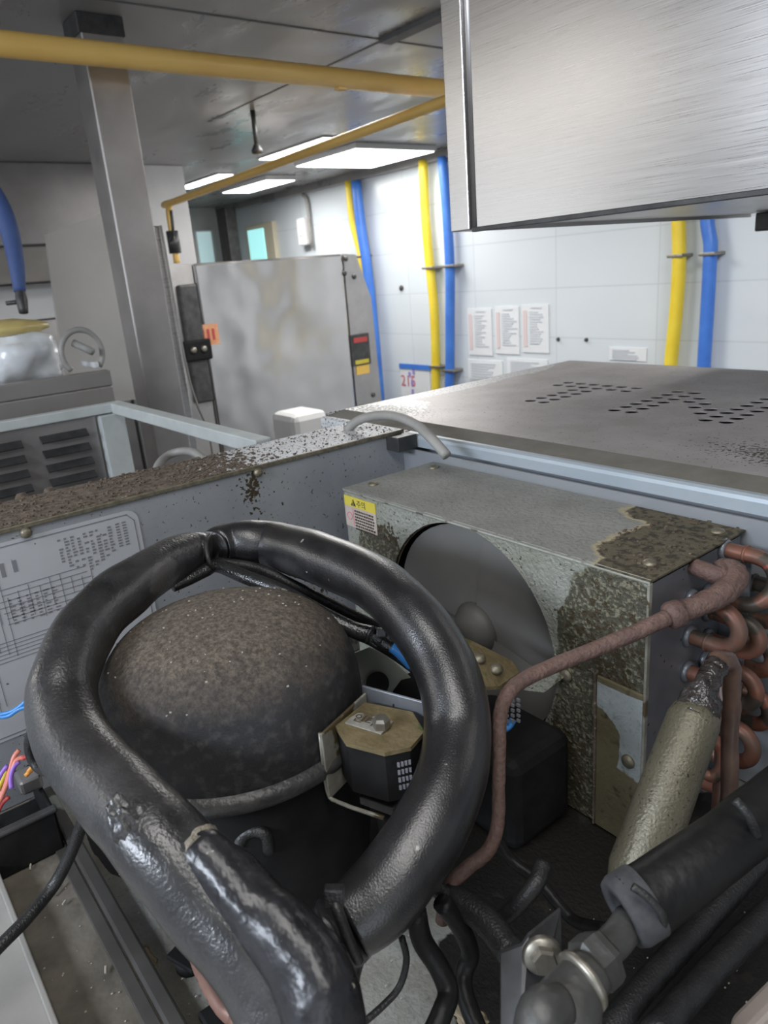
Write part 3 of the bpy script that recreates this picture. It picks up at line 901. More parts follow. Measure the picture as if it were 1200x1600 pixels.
# dusty slope and rolled lip along the front
MB().prism([(x0, .652, LZ), (x0, .618, LZ-.0045), (x0, .618, LZ-.0065), (x0, .652, LZ-.002)], (x1-x0, 0, 0)).build('dusty_front_step', M['lid_dust'], t)
lipm = MB()
prof = [(.618, LZ-.0045), (.612, LZ-.0045), (.609, LZ-.0065), (.608, LZ-.010), (.608, LZ-.021), (.611, LZ-.021), (.611, LZ-.0075), (.618, LZ-.0065)]
lipm.prism([(-.745, a, b) for a, b in prof], (x1+.745, 0, 0))
lipm.build('rolled_front_lip', M['lip'], t)
MB().prism([(x0, a, b) for a, b in prof], (-.750-x0, 0, 0)).build('left_corner_lip', M['flange'], t)
MB().box((x0, .618, LZ-.055), (x0+.0015, y1, LZ)).build('left_edge', M['flange'], t)
MB().box((x1-.0015, .618, LZ-.055), (x1, y1, LZ)).build('right_edge', M['lip'], t)
MB().box((x0, y1-.0015, LZ-.055), (x1, y1, LZ)).build('rear_edge', M['lid'], t)
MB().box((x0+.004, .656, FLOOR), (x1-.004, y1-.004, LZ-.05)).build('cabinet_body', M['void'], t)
MB().box((x0+.01, .634, LZ-.05), (x1-.01, .640, LZ-.006)).build('inner_front_rail', M['partition'], t)

# ------------------------------------------------------------------ open bay of the neighbour unit (left)
t = thing('open_machine_bay', (-1.15, .2, FLOOR), 'open top machine bay with louvred back, left of the partition', 'refrigerator')
bx, by = -1.44, .467
MB().box((bx, -.4, LZ-.014), (bx+.022, by, LZ+.004), .002).build('rear_rail', M['paleblue_rail'], t)
MB().box((bx+.022, by-.024, LZ-.016), (-.855, by, LZ+.004), .002).build('side_rail', M['paleblue_rail'], t)
MB().box((bx+.0, by-.05, -.49), (bx+.03, by-.004, LZ-.016), .002).build('corner_post', M['paleblue_rail'], t)
lv = MB().box((bx+.002, -.4, -.49), (bx+.012, by-.055, LZ-.016)).build('louvred_panel', M['steel_dull'], t)
k = MB()
for r_ in range(7):
    for c_ in range(4):
        yy = .02+c_*.115-.06+(r_ % 1)
        zz = -.245-r_*.027
        k.obox((bx+.018, yy+.045, zz), ((math.cos(.6), 0, -math.sin(.6)), (0, 1, 0), (math.sin(.6), 0, math.cos(.6))), (.010, .042, .0015))
k.build('louvres', M['steel_dark'], lv)
MB().box((bx, -.4, -.50), (-.86, by, -.49)).build('bay_floor', M['base_dark'], t)
MB().box((bx, -.4, FLOOR), (-.86, by+.1, -.50)).build('cabinet_body', M['steel_dull'], t)
# grimy terminal block in bay near the flange
c = PZ(55, 765, -.24)
tb = thing('grimy_terminal_block', c-Vector((0, 0, .03)), 'dirt covered dark fitting inside the open bay beside the partition', 'fitting')
mb = MB()
for i in range(3):
    q = c+Vector((-.02+.004*i, .035*i-.05, -.012))
    mb.lathe([(0, .008), (.006, .007), (.012, -.004), (.013, -.03), (.013, -.24), (0, -.24)], q, (0, 0, 1), 14)
mb.build('pegs', M['dirt'], tb, True)
# clear grey tubing beyond
pl = [P(242, 760, 1.02), P(246, 730, 1.05), P(262, 712, 1.08), P(285, 705, 1.08), P(305, 708, 1.05), P(320, 722, 1.02), P(330, 750, .98)]
tag(MB().tube(pl, .006, 10, 5).build('grey_tubing', M['greycable'], None, True), 'translucent grey tube loop behind the partition at the column foot', 'tube')

# ================================================================== NEAR MACHINE
BZ = -.49
# left partition
t = thing('machine_housing', (-.35, .1, FLOOR), 'grey sheet metal machine housing with open top in the foreground', 'refrigerator')
PXX = -.745
MB().box((PXX-.002, -.5, BZ), (PXX, .606, LZ)).build('partition_sheet', masked('partition_sheet_metal', (.30, .315, .34), (.15, .145, .12), .42, [(PXX, .6, -.49, .2, .2, .06)], .00005, fl=.08, base2=(.35, .365, .385), metal=.2, gthr=.42, sp_at=[(PXX, .375, -.225, .2, .016, .04), (PXX, .36, -.40, .2, .12, .05)]), t, world=True)
mb = MB().box((-.848, .33, LZ-.0015), (PXX, .606, LZ))
mb.build('white_flange', M['flange'], t)
mb = MB()
mb.box((-.848, -.5, LZ-.0015), (PXX, .33, LZ+.0005))
mb.build('dirty_flange', M['dirt'], t)
MB().box((PXX-.001, -.5, LZ-.004), (PXX+.003, .60, LZ+.001), .0008).build('flange_hem', M['screw'], t)
MB().box((-.85, -.5, BZ-.02), (-.848, .6, LZ)).build('outer_sheet', M['partition'], t)
MB().box((-.78, .575, LZ-.022), (-.72, .607, LZ-.003), .001).build('corner_bracket', M['steel_dark'], t)
MB().box((PXX, .603, BZ), (.4, .606, LZ-.024)).build('rear_sheet', M['partition'], t)
MB().box((-.85, -.5, BZ-.012), (.4, .606, BZ-.002)).build('base_plate', masked('base_plate_paint', (.31, .315, .285), (.030, .026, .021), .6, [(-.36, .42, BZ, .13, .12, 1), (-.16, .45, BZ, .2, .16, 1), (-.55, .34, BZ, .16, .13, 1), (-.25, .28, BZ, .08, .05, 1), (-.62, .11, BZ, .05, .012, 1)], .001, base2=(.19, .175, .145), gb=60, gthr=.62, metal=0), t, world=True)
MB().box((-.848, -.5, FLOOR), (.4, .606, BZ-.014)).build('cabinet_body', M['steel_dull'], t)
# ridge of crumbs on flange
mb = MB()
for i in range(1300):
    yy = random.uniform(-.1, .60)
    xx = random.uniform(-.846, PXX)
    if yy > .35 and random.random() < .35:
        continue
    r_ = random.uniform(.0004, .0011)*(1.4 if yy < .3 else .8)
    mb.box((xx-r_, yy-r_, LZ), (xx+r_, yy+r_, LZ+r_*1.6), 0, 1, Matrix.Rotation(random.random()*3, 3, 'Z'))
for i in range(900):
    yy = random.gauss(.345, .03)
    xx = random.uniform(-.846, PXX)
    r_ = random.uniform(.0006, .0019)
    mb.box((xx-r_, yy-r_, LZ), (xx+r_, yy+r_, LZ+r_*.9), 0, 1, Matrix.Rotation(random.random()*3, 3, 'Z'))
tag(mb.build('dirt_crumbs', M['dirt']), 'dark crumbs scattered along the top flange of the partition', 'dirt', kind='stuff')
for px, py in ((40, 832), (402, 738)):
    q = PX(px, py, PXX+.001)
    screw(t, q, (1, 0, 0), .0055, .006, 'screw')

# wiring diagram sticker
a = PX(0, 852, PXX)
d_ = Vector((PXX+.0006, 0, 0))
S0, S1 = .0, .238
ztop, zbot = -.2165, -.416
st = thing('wiring_diagram_sticker', (PXX, .1, zbot), 'white printed circuit diagram sheet stuck on the partition', 'sticker')
rr_ = .012
out = []
for cy, cz, a0 in ((S1-rr_, ztop-rr_, 0), (-.15, ztop-rr_, 90), (-.15, zbot+rr_, 180), (S1-rr_, zbot+rr_, 270)):
    for k_ in range(6):
        an = math.radians(a0+k_*18)
        out.append((PXX+.0004, cy+rr_*math.cos(an), cz+rr_*math.sin(an)))
MB().prism(out, (.0006, 0, 0)).build('sheet', M['sticker'], st)
k = MB()
def ln(y0_, z0_, y1_, z1_, w_=.0006):
    a_, b_ = min(y0_, y1_)-w_/2, max(y0_, y1_)+w_/2
    c_, e_ = min(z0_, z1_)-w_/2, max(z0_, z1_)+w_/2
    k.box((PXX+.0010, a_, c_), (PXX+.0014, b_, e_))
ln(-.15, ztop-.004, S1-.012, ztop-.004, .001)
ln(S1-.005, ztop-.012, S1-.005, zbot+.012, .001)
ln(-.15, zbot+.004, S1-.012, zbot+.004, .001)
k.prism([(PXX+.001, S1-.012, ztop-.0035), (PXX+.001, S1-.012, ztop-.0045), (PXX+.001, S1-.0055, ztop-.012), (PXX+.001, S1-.0045, ztop-.012)], (.0004, 0, 0))
random.seed(11)
for i in range(10):                      # diagram body
    yy = .09+i*.010
    ln(yy, -.262-random.random()*.01, yy, -.285-random.random()*.02)
for i in range(7):
    zz = -.262-i*.006
    ln(.085+random.random()*.02, zz, .175+random.random()*.015, zz)
for i in range(9):
    yy = .04+i*.007
    ln(yy, -.24-.003*(i % 3), yy, -.30-.004*i)
for i in range(6):
    ln(.045+i*.006, -.315-i*.004, .045+i*.006, -.40+i*.004)
    ln(.045+i*.006, -.315-i*.004, .13, -.315-i*.004)
for i in range(8):
    zz = -.33-i*.009
    ln(.02, zz, .05+.01*(i % 3), zz)
k.build('printed_diagram', M['ink'], st)
k = MB()
for c_ in range(9):
    for r_ in range(13-int(abs(c_-4)*1.2)):
        if random.random() < .85:
            yy = .155+c_*.0062
            zz = ztop-.012-r_*.0032
            k.box((PXX+.0010, yy, zz-.0011), (PXX+.0014, yy+.0045*random.uniform(.5, 1), zz+.0007))
k.build('printed_text', M['ink'], st)
k = MB()
for c_ in range(6):
    for r_ in range(8):
        yy = .10+c_*.008
        k.box((PXX+.0010, yy, -.275-r_*.0035), (PXX+.0014, yy+.0055*random.uniform(.3, 1), -.2735-r_*.0035))
k.build('printed_text', M['ink'], st)
k = MB()
for c_ in range(2):
    for r_ in range(9):
        k.box((PXX+.0010, .213+c_*.007, ztop-.012-r_*.003), (PXX+.0014, .217+c_*.007, ztop-.0105-r_*.003))
k.build('printed_text', M['ink'], st)
k = MB()
for i in range(7):
    k.box((PXX+.0010, .045+i*.011, -.236-.002*(i % 2)-.012), (PXX+.0014, .049+i*.011, -.236))
k.build('printed_text', M['ink'], st)

# base channels and rails
t = thing('steel_base_rail', (-.55, .09, BZ-.002), 'dark chipped steel rail lying across the base plate beneath the looped hose', 'rail')
MB().box((-.74, .082, BZ-.002), (-.2, .094, BZ+.008), .002).build('rail_top', M['chip'], t)
MB().box((-.74, .071, BZ-.0018), (-.2, .081, BZ+.002), .0008).build('rail_side', M['chip'], t)
t2 = MB().box((-.745, -.03, BZ-.0019), (-.2, .0815, BZ-.0008)).build('oily_channel', M['base_dark'])
tag(t2, 'dark oily strip of base between the rail and the pale sheet', 'channel')
t = thing('pale_metal_tray', (-.5, -.02, BZ), 'pale sheet metal tray edge at bottom left corner', 'tray')
MB().box((-.72, -.30, BZ), (-.2, .022, BZ+.006), .001).build('tray_sheet', M['pale_sheet'], t)
MB().box((-.72, .020, BZ), (-.2, .0245, BZ+.016), .001).build('raised_edge', M['pale_sheet'], t)

# wire box
c = P(45, 1225, .62)
t = thing('wire_tray', (-.70, .03, BZ+.02), 'black plastic tray full of coloured wires at left edge', 'wire tray')
wz = PX(88, 1225, -.68).z
MB().box((-.735, -.09, BZ+.0), (-.645, .080, BZ+.004), .001).build('tray_bottom', M['black'], t)
MB().box((-.648, -.09, BZ+.0), (-.643, .080, BZ+.045), .002).build('tray_front', M['black'], t)
MB().box((-.735, .076, BZ+.0), (-.643, .080, BZ+.045), .002).build('tray_side', M['black'], t)
MB().box((-.650, -.09, BZ+.042), (-.641, .082, BZ+.047), .002).build('tray_rim', M['steel_dark'], t)
MB().obox(P(45, 1218, .70), ((1, 0, 0), (0, 1, 0), (0, 0, 1)), (.012, .010, .008), .003).build('grey_connector', M['steel_dull'], t)
wires = [('pinkwire', [(-12, 1270), (5, 1235), (15, 1205), (22, 1183), (30, 1172)]), ('pinkwire', [(-5, 1262), (8, 1232), (20, 1200), (28, 1186), (45, 1183)]), ('purple', [(18, 1232), (17, 1215), (22, 1198), (30, 1190)]), ('purple', [(-5, 1225), (3, 1208), (12, 1196)]), ('ywire', [(-4, 1235), (4, 1218), (10, 1204)]), ('owire', [(40, 1212), (52, 1200), (62, 1192)]), ('owire', [(44, 1206), (54, 1196), (66, 1196)]), ('red', [(-6, 1275), (3, 1255), (14, 1245)]), ('red', [(35, 1185), (48, 1180), (58, 1183)])]
names = {'pinkwire': 'salmon', 'purple': 'purple', 'ywire': 'yellow', 'owire': 'orange', 'red': 'red'}
for m_, pts in wires:
    o = MB().tube([P(x, y, .66+.002*i) for i, (x, y) in enumerate(pts)], .0022, 8, 5).build('wire', M[m_], t, True)
    o['label'] = names[m_]+' wire'
for i, (pts, lab) in enumerate((([(-10, 1118), (15, 1113), (32, 1103), (46, 1090)], 'upper thin blue wire crossing the diagram sticker at left edge'), ([(-10, 1120), (12, 1119), (30, 1108), (50, 1103)], 'lower thin blue wire crossing the diagram sticker at left edge'))):
    tag(MB().tube([P(x, y, .70) for x, y in pts], .0021, 8, 5).build('blue_wire', M['bluewire'], None, True), lab, 'wire', 'thin blue wires at left')
tag(MB().tube([P(64, 1120, .56), P(47, 1150, .57), P(47, 1178, .58), P(60, 1200, .58), P(84, 1210, .56)], .0038, 10, 5).build('black_cable', M['cable'], None, True), 'short black cable loop peeping out left of the looped hose', 'cable')
tag(MB().tube([P(150, 1235, .50), P(132, 1278, .53), P(112, 1330, .555), P(85, 1382, .56), P(45, 1432, .54), P(0, 1478, .52), P(-60, 1540, .50)], .0047, 14, 6).build('black_power_cable', M['cable'], None, True), 'smooth black cable crossing to the lower left corner', 'cable')
c = PZ(44, 1312, BZ+.0)
tag(MB().lathe([(0, 0), (.0065, 0), (.0068, .009), (.0055, .0125), (0, .013)], c, (0, 0, 1), 16).build('plastic_stopper', M['whitebright'], None, True), 'small white plastic stopper on the base under the wire tray', 'stopper')
random.seed(5)
deb = MB()
for px, py, l_ in ((78, 1328, .010), (90, 1390, .013), (84, 1318, .007), (48, 1350, .012), (100, 1410, .004), (165, 1515, .006)):
    q = PZ(px, py, BZ+.002)
    an = random.random()*3
    d0 = Vector((math.cos(an), math.sin(an), .1))*l_
    deb.tube([q-d0*.5, q+d0*.5], .0009, 6, 1)
for i in range(170):
    px, py = random.uniform(60, 420), random.uniform(1290, 1600)
    if random.random() < .4:
        px, py = random.uniform(420, 1180), random.uniform(1420, 1600)
    q = PZ(px, py, BZ-.0005)
    r_ = random.uniform(.0002, .0006)
    deb.box(q-Vector((r_, r_, 0)), q+Vector((r_, r_*1.5, r_*1.3)))
tag(deb.build('floor_crumbs', M['debris']), 'pale crumbs and splinters scattered over the dirty base plate', 'debris', kind='stuff')
for i, (px, py, s_) in enumerate(((222, 1505, .013), (188, 1300, .006), (735, 1590, .012))):
    q = PZ(px, py, BZ-.002)
    mb = MB()
    bmesh.ops.create_icosphere(mb.bm, subdivisions=4, radius=1)
    for v in mb.bm.verts:
        v.co = Vector((v.co.x*s_*1.3, v.co.y*s_*.7, v.co.z*s_*.08))*(1+.5*noise.noise(v.co*3))+q
    tag(mb.build('dust_clump', M['cottondust'], None, True), ('large tan dust clump on the base plate below the looped hose', 'small tan dust clump beside the looped hose near its left edge', 'tan dust clump on the base at the bottom centre')[i], 'dust')

# ------------------------------------------------------------------ compressor
CC = Vector((-.478, .199, 0))
CR = .1
t = thing('compressor', (CC.x, CC.y, BZ), 'black domed compressor with dusty brown top inside the looped hose', 'compressor')
prof = []
ztp, zeq = -.232, -.314
for i in range(25):
    a_ = (PI/2)*i/24
    n_ = 2.75
    prof.append((CR*math.cos(PI/2-a_)**(2/n_), zeq+(ztp-zeq)*math.sin(PI/2-a_)**(2/n_)))
prof = [(0, ztp)]+prof[1:]
prof += [(CR*1.0, zeq-.006)]


def comp_mat():
    m, N, L, B = new_mat('compressor_dusty_paint')
    tc = N.new('ShaderNodeTexCoord')
    sx = N.new('ShaderNodeSeparateXYZ')
    L.new(tc.outputs['Object'], sx.inputs[0])
    n = N.new('ShaderNodeTexNoise')
    n.inputs['Scale'].default_value = 30
    n.inputs['Detail'].default_value = 8
    n.inputs['Roughness'].default_value = .75
    L.new(tc.outputs['Object'], n.inputs['Vector'])
    ma = N.new('ShaderNodeMath')
    ma.operation = 'MULTIPLY_ADD'
    L.new(n.outputs['Fac'], ma.inputs[0])
    ma.inputs[1].default_value = .05
    L.new(sx.outputs['Z'], ma.inputs[2])
    r = N.new('ShaderNodeMapRange')
    hh = ztp-BZ
    r.inputs[1].default_value = hh-.040+.025
    r.inputs[2].default_value = hh-.010+.025
    L.new(ma.outputs[0], r.inputs[0])
    n2 = N.new('ShaderNodeTexNoise')
    n2.inputs['Scale'].default_value = 260
    n2.inputs['Detail'].default_value = 9
    n2.inputs['Roughness'].default_value = .8
    L.new(tc.outputs['Object'], n2.inputs['Vector'])
    cr = N.new('ShaderNodeValToRGB')
    E_ = cr.color_ramp.elements
    E_[0].position = .40
    E_[0].color = (.060, .048, .038, 1)
    E_[1].position = .62
    E_[1].color = (.22, .18, .14, 1)
    e_ = cr.color_ramp.elements.new(.50)
    e_.color = (.125, .102, .08, 1)
    L.new(n2.outputs['Fac'], cr.inputs[0])
    n3 = N.new('ShaderNodeTexNoise')
    n3.inputs['Scale'].default_value = 140
    L.new(tc.outputs['Object'], n3.inputs['Vector'])
    r3 = N.new('ShaderNodeMapRange')
    r3.inputs[1].default_value = .5
    r3.inputs[2].default_value = .75
    L.new(n3.outputs['Fac'], r3.inputs[0])
    mb_ = N.new('ShaderNodeMix')
    mb_.data_type = 'RGBA'
    L.new(r3.outputs[0], mb_.inputs[0])
    mb_.inputs[6].default_value = (.020, .020, .022, 1)
    mb_.inputs[7].default_value = (.07, .066, .062, 1)
    mx = N.new('ShaderNodeMix')
    mx.data_type = 'RGBA'
    L.new(r.outputs[0], mx.inputs[0])
    L.new(mb_.outputs[2], mx.inputs[6])
    L.new(cr.outputs[0], mx.inputs[7])
    L.new(mx.outputs[2], B.inputs['Base Color'])
    rg = N.new('ShaderNodeMapRange')
    rg.inputs[3].default_value = .42
    rg.inputs[4].default_value = .95
    L.new(r.outputs[0], rg.inputs[0])
    L.new(rg.outputs[0], B.inputs['Roughness'])
    b = N.new('ShaderNodeBump')
    b.inputs['Distance'].default_value = .0018
    L.new(n2.outputs['Fac'], b.inputs['Height'])
    L.new(b.outputs[0], B.inputs['Normal'])
    return m


CM = comp_mat()
MB().lathe(prof, (CC.x, CC.y, 0), (0, 0, 1), 96).build('dome', CM, t, True)
MB().lathe([(CR, zeq-.006), (CR+.005, zeq-.008), (CR+.0065, zeq-.013), (CR+.005, zeq-.018), (CR*.97, zeq-.020)], (CC.x, CC.y, 0), (0, 0, 1), 96).build('weld_seam', mat('seam_paint', (.03, .03, .032), (.07, .068, .066), rough=.4, scale=60, bump=.001, bscale=200), t, True)
MB().lathe([(CR*.965, zeq-.019), (CR*.965, BZ+.06), (CR*.93, BZ+.03), (CR*.8, BZ+.012), (0, BZ+.008)], (CC.x, CC.y, 0), (0, 0, 1), 80).build('shell', M['black'], t, True)
for an in (20, 110, 200, 290):
    d0 = Vector((math.cos(math.radians(an)), math.sin(math.radians(an)), 0))
    MB().obox(CC+d0*.075+Vector((0, 0, BZ+.008)), (d0, Vector((-d0.y, d0.x, 0)), (0, 0, 1)), (.022, .014, .002), .001).build('mounting_foot', M['black'], t)
    MB().lathe([(0, .008), (.012, .008), (.012, -.001), (0, -.001)], CC+d0*.086+Vector((0, 0, BZ-.001)), (0, 0, 1), 16).build('rubber_grommet', M['black'], t, True)
q = P(395, 1310, .50)
MB().tube([P(372, 1320, .50), P(382, 1304, .50), P(400, 1298, .50), P(416, 1306, .50), P(420, 1330, .505)], .0042, 10, 5).build('stub_pipe', M['cable'], t, True)
random.seed(3)
mb = MB()
for i in range(60):
    an, rr0 = random.random()*2*PI, CR*math.sqrt(random.random())*.9
    h_ = zeq+(ztp-zeq)*max(0, (1-(rr0/CR)**2.75))**(1/2.75)
    q = CC+Vector((math.cos(an)*rr0, math.sin(an)*rr0, h_))
    r_ = random.uniform(.0002, .0006)
    mb.box(q-Vector((r_, r_*1.4, r_*.5)), q+Vector((r_, r_*1.4, r_)), 0, 1, Matrix.Rotation(random.random()*3, 3, 'Z'))
tag(mb.build('dome_crumbs', M['debris']), 'tiny pale crumbs lying on the dusty compressor dome', 'debris', kind='stuff')

# ------------------------------------------------------------------ condenser shroud
X0, X1, Y0, Y1, Z1 = -.683, -.284, .459, .601, -.2395
t = thing('condenser_shroud', ((X0+X1)/2, .53, BZ), 'grimy grey green condenser housing with fan opening and dusty top', 'condenser housing')
FC = Vector((-.490, Y0, -.357))
FR = .1165
GM = masked('shroud_paint_grimy', (.25, .255, .21), (.21, .20, .14), .62,
            [(-.32, Y0, -.31, .055, .2, .075), (-.350, Y0, -.43, .028, .2, .09), (-.62, Y0, -.30, .04, .2, .03)], .0016, base2=(.30, .31, .275), gb=330, gthr=.50,
            sp_at=[(-.325, Y0, -.31, .05, .2, .06), (-.61, Y0, -.28, .04, .2, .02), (-.36, Y0, -.45, .05, .2, .06)])
outer = [(X0, Y0, BZ), (X1, Y0, BZ), (X1, Y0, Z1), (X0, Y0, Z1)]
TMT = masked('shroud_top_dusty', (.205, .205, .185), (.105, .088, .055), .8, [(-.30, .53, Z1, .06, .062, .2), (-.285, .46, Z1, .05, .035, .2), (-.27, .60, Z1, .12, .05, .2)], .0012, base2=(.26, .26, .24), gb=150, gthr=.40, edge=(.36, .31, .20), metal=.1)
# shroud shell local coordinates equal world minus thing location, so textures are given the same origin
sfp = MB().holed(outer, [circle(FC, FR, (1, 0, 0), (0, 0, 1), 64)], (0, .0015, 0)).build('front_panel', GM, None)
stp = MB().prism([(X0-.001, Y0-.001, Z1), (X1+.001, Y0-.001, Z1), (X1+.001, Y1, Z1), (X0-.001, Y1, Z1)], (0, 0, .0015)).build('top_panel', TMT, None)


def adopt(ob, par):          # keep the mesh in world coordinates and place it under its thing
    w_ = ob.location.copy()
    for v in ob.data.vertices:
        v.co += w_
    ob.location = -par.location
    ob.parent = par
    return ob


adopt(sfp, t)
adopt(stp, t)
MB().tube([(X0, Y0+.001, Z1-.0005), (X1, Y0+.001, Z1-.0005)], .0022, 10, 1).build('folded_edge', mat('worn_fold_edge', (.30, .30, .26), (.40, .40, .35), rough=.5, scale=60, blot=(.14, .12, .09), blscale=40, blthr=.55), t, True)
MB().box((X0, Y0, BZ), (X0+.0015, Y1, Z1)).build('left_side', M['partition'], t)
MB().tube([Vector(p) for p in circle(FC+Vector((0, .004, 0)), FR, (1, 0, 0), (0, 0, 1), 48)]+[Vector(circle(FC+Vector((0, .004, 0)), FR, (1, 0, 0), (0, 0, 1), 48)[0])], .0012, 6, 1).build('opening_rim', M['dirt'], t, True)
MB().box((X1-.0010, Y0-.0025, BZ), (X1+.0012, Y0+.002, Z1-.001), .0005).build('corner_fold', M['clear'], t)
MB().box((-.3305, Y0-.0045, BZ), (-.3285, Y0, -.335), .0005).build('fold_seam', M['dirt'], t)
MB().box((-.3285, Y0-.003, BZ), (X1-.001, Y0-.0002, -.337), .001).build('corner_strip', masked('corner_strip_paint', (.30, .33, .33), (.14, .12, .07), .5, [(-.325, Y0, -.405, .020, .3, .035), (-.31, Y0, -.47, .05, .3, .055), (-.31, Y0, -.335, .06, .3, .008)], .0008, base2=(.36, .39, .39), gthr=.3), t, world=True)
# bottom plate tongue that carries the motor
for c_, ax in (((X0+.018, Y0+.030, Z1+.001), (0, 0, 1)), ((X0+.022, Y1-.02, Z1+.001), (0, 0, 1)), ((X1-.018, Y0+.028, Z1+.001), (0, 0, 1)), ((X1-.014, Y1-.018, Z1+.001), (0, 0, 1)), ((X1-.012, Y0-.003, -.405), (0, -1, 0)), ((X0+.013, Y0, -.42), (0, -1, 0)), ((-.362, Y0, -.352), (0, -1, 0))):
    screw(t, c_, ax, .0062, .0035, 'screw')
# warning label
L0, L1 = X0+.001, -.623
lb = thing('warning_label', (L0, Y0-.001, -.285), 'yellow headed warning label stuck on the upper left corner of the condenser housing', 'label')
zt_, zb_ = Z1-.006, Z1-.043
sk = .0
def q_(x_, z_):
    return (x_, Y0-.0006, z_)
MB().box((L0, Y0-.0012, zb_), (L1, Y0-.0002, zt_-.012)).build('stained_paper', M['lab_pink'], lb)
MB().box((L0, Y0-.0012, zt_-.012), (L1, Y0-.0002, zt_)).build('yellow_header', M['lab_yellow'], lb)
text('header_text', '주의', .0095, M['ink_dark'], lb, (L0+.024, Y0-.0014, zt_-.0098), (1, 0, 0), (0, 0, 1), .0001)
text('header_text', 'ⓥ', .006, M['ink_dark'], lb, (L0+.048, Y0-.0014, zt_-.0088), (1, 0, 0), (0, 0, 1), .0001) if False else None
k = MB()
tx, tz = L0+.018, zt_-.0062
k.prism([(tx-.0045, Y0-.0014, tz-.004), (tx+.0045, Y0-.0014, tz-.004), (tx, Y0-.0014, tz+.0042)], (0, -.0003, 0))
k.build('warning_triangle', M['ink_dark'], lb)
k = MB()
k.box((tx-.0004, Y0-.0021, tz-.0012), (tx+.0004, Y0-.0017, tz+.0022))
k.box((tx-.0004, Y0-.0021, tz-.0030), (tx+.0004, Y0-.0017, tz-.0020))
k.build('exclamation_mark', M['lab_yellow'], lb)
k = MB()
for i in range(7):
    x_ = L0+.019
    zz = zt_-.0155-i*.0036
    while x_ < L1-.006:
        w_ = random.uniform(.0015, .004)
        k.box((x_, Y0-.0016, zz-.0014), (x_+w_, Y0-.0012, zz+.0006))
        x_ += w_+.0012
k.build('small_print', M['ink_dark'], lb)
k = MB()
k.box((L0+.016, Y0-.0016, zb_+.002), (L0+.0166, Y0-.0012, zt_-.0135))
k.tube(circle((L0+.009, Y0-.0014, zt_-.024), .0045, (1, 0, 0), (0, 0, 1), 14)+[circle((L0+.009, Y0-.0014, zt_-.024), .0045, (1, 0, 0), (0, 0, 1), 14)[0]], .0004, 5, 1)
k.build('red_symbol', M['red_ink'], lb)

# oily crumbs on the brown patch
random.seed(9)
mb = MB()
for i in range(150):
    q = Vector((random.uniform(-.36, -.286), random.uniform(.47, .605), Z1+.0014))
    if q.x < -.36+.0 or (q.x-(-.30))**2/.0036+(q.y-.535)**2/.0042 > 1.3:
        continue
    r_ = random.uniform(.0005, .0012)
    mb.box(q-Vector((r_, r_, 0)), q+Vector((r_, r_*1.5, r_)), 0, 1, Matrix.Rotation(random.random()*3, 3, 'Z'))
tag(mb.build('oily_specks', M['dirt']), 'dark specks stuck in the brown oil patch on the condenser housing', 'dirt', kind='stuff')

# ------------------------------------------------------------------ condenser coil
t = thing('condenser_coil', (-.29, .54, BZ), 'condenser coil with galvanised end plate and copper return bends', 'condenser coil')
MB().box((X1-.004, Y0+.003, BZ), (X1-.002, Y1-.002, Z1-.004)).build('end_plate', M['coilplate'], t)
MB().box((X1-.002, Y1-.03, BZ), (X1+.022, Y1-.028, Z1-.006)).build('end_flange', M['coilplate'], t)
MB().box((X0+.01, .515, BZ+.01), (X1-.005, Y1-.004, Z1-.01)).build('fin_block', M['fins'], t)


def bend(y_a, z_a, y_b, z_b, out=.040, r_=.0066, lab=None):
    x_ = X1-.002
    a_ = Vector((x_, y_a, z_a))
    b_ = Vector((x_, y_b, z_b))
    mid = (a_+b_)/2
    h = (b_-a_)/2
    pts = [a_, a_+Vector((out*.45, 0, 0)), a_+Vector((out*.62, 0, 0))]
    for i in range(1, 6):
        an = PI*i/6
        pts.append(mid+Vector((out*.62, 0, 0))-h*math.cos(an)+Vector((h.length*math.sin(an), 0, 0)))
    pts += [b_+Vector((out*.62, 0, 0)), b_+Vector((out*.45, 0, 0)), b_]
    o_ = MB().tube(pts, r_, 14, 4).build('return_bend', M['copper'], t, True)
    for s_ in (a_, b_):
        MB().tube([s_+Vector((out*.40, 0, 0)), s_+Vector((out*.44, 0, 0))], r_*1.22, 12, 1).build('joint_collar', M['copper'], o_, True)
        MB().lathe([(r_*1.0, .0), (r_*1.5, .0005), (r_*1.25, .004), (r_*1.02, .004)], s_, (1, 0, 0), 16).build('tube_collar', M['coilplate'], o_, True)
    return o_


PZS = .0335
c1y, c2y, c3y = .522, .551, .580
z1_ = -.247
bend(c1y, z1_-1*PZS+.004, c1y, z1_-2*PZS+.004)
bend(c1y, z1_-3*PZS+.004, c1y, z1_-4*PZS+.004)
bend(c1y, z1_-5*PZS+.004, c1y, z1_-6*PZS+.004)
bend(c2y+.02, z1_-.0*PZS, c2y-.004, z1_-1.0*PZS, .046)
bend(c2y, z1_-1.5*PZS, c2y, z1_-2.3*PZS, .05)
bend(c2y, z1_-2.9*PZS, c2y, z1_-3.8*PZS, .05)
bend(c2y, z1_-4.5*PZS, c2y, z1_-5.5*PZS, .05)
bend(c3y+.006, z1_-.9*PZS, c3y, z1_-1.8*PZS, .05)
bend(c3y, z1_-2.4*PZS, c3y, z1_-3.2*PZS, .05)
bend(c3y, z1_-3.9*PZS, c3y, z1_-4.8*PZS, .05)
o = MB().tube([P(1122, 1040, .585), P(1133, 1100, .58), P(1134, 1180, .575), P(1128, 1290, .57)], .0085, 14, 5).build('manifold_pipe', mat('manifold_oily', (.05, .025, .018), (.10, .05, .035), rough=.35, scale=50), t, True)
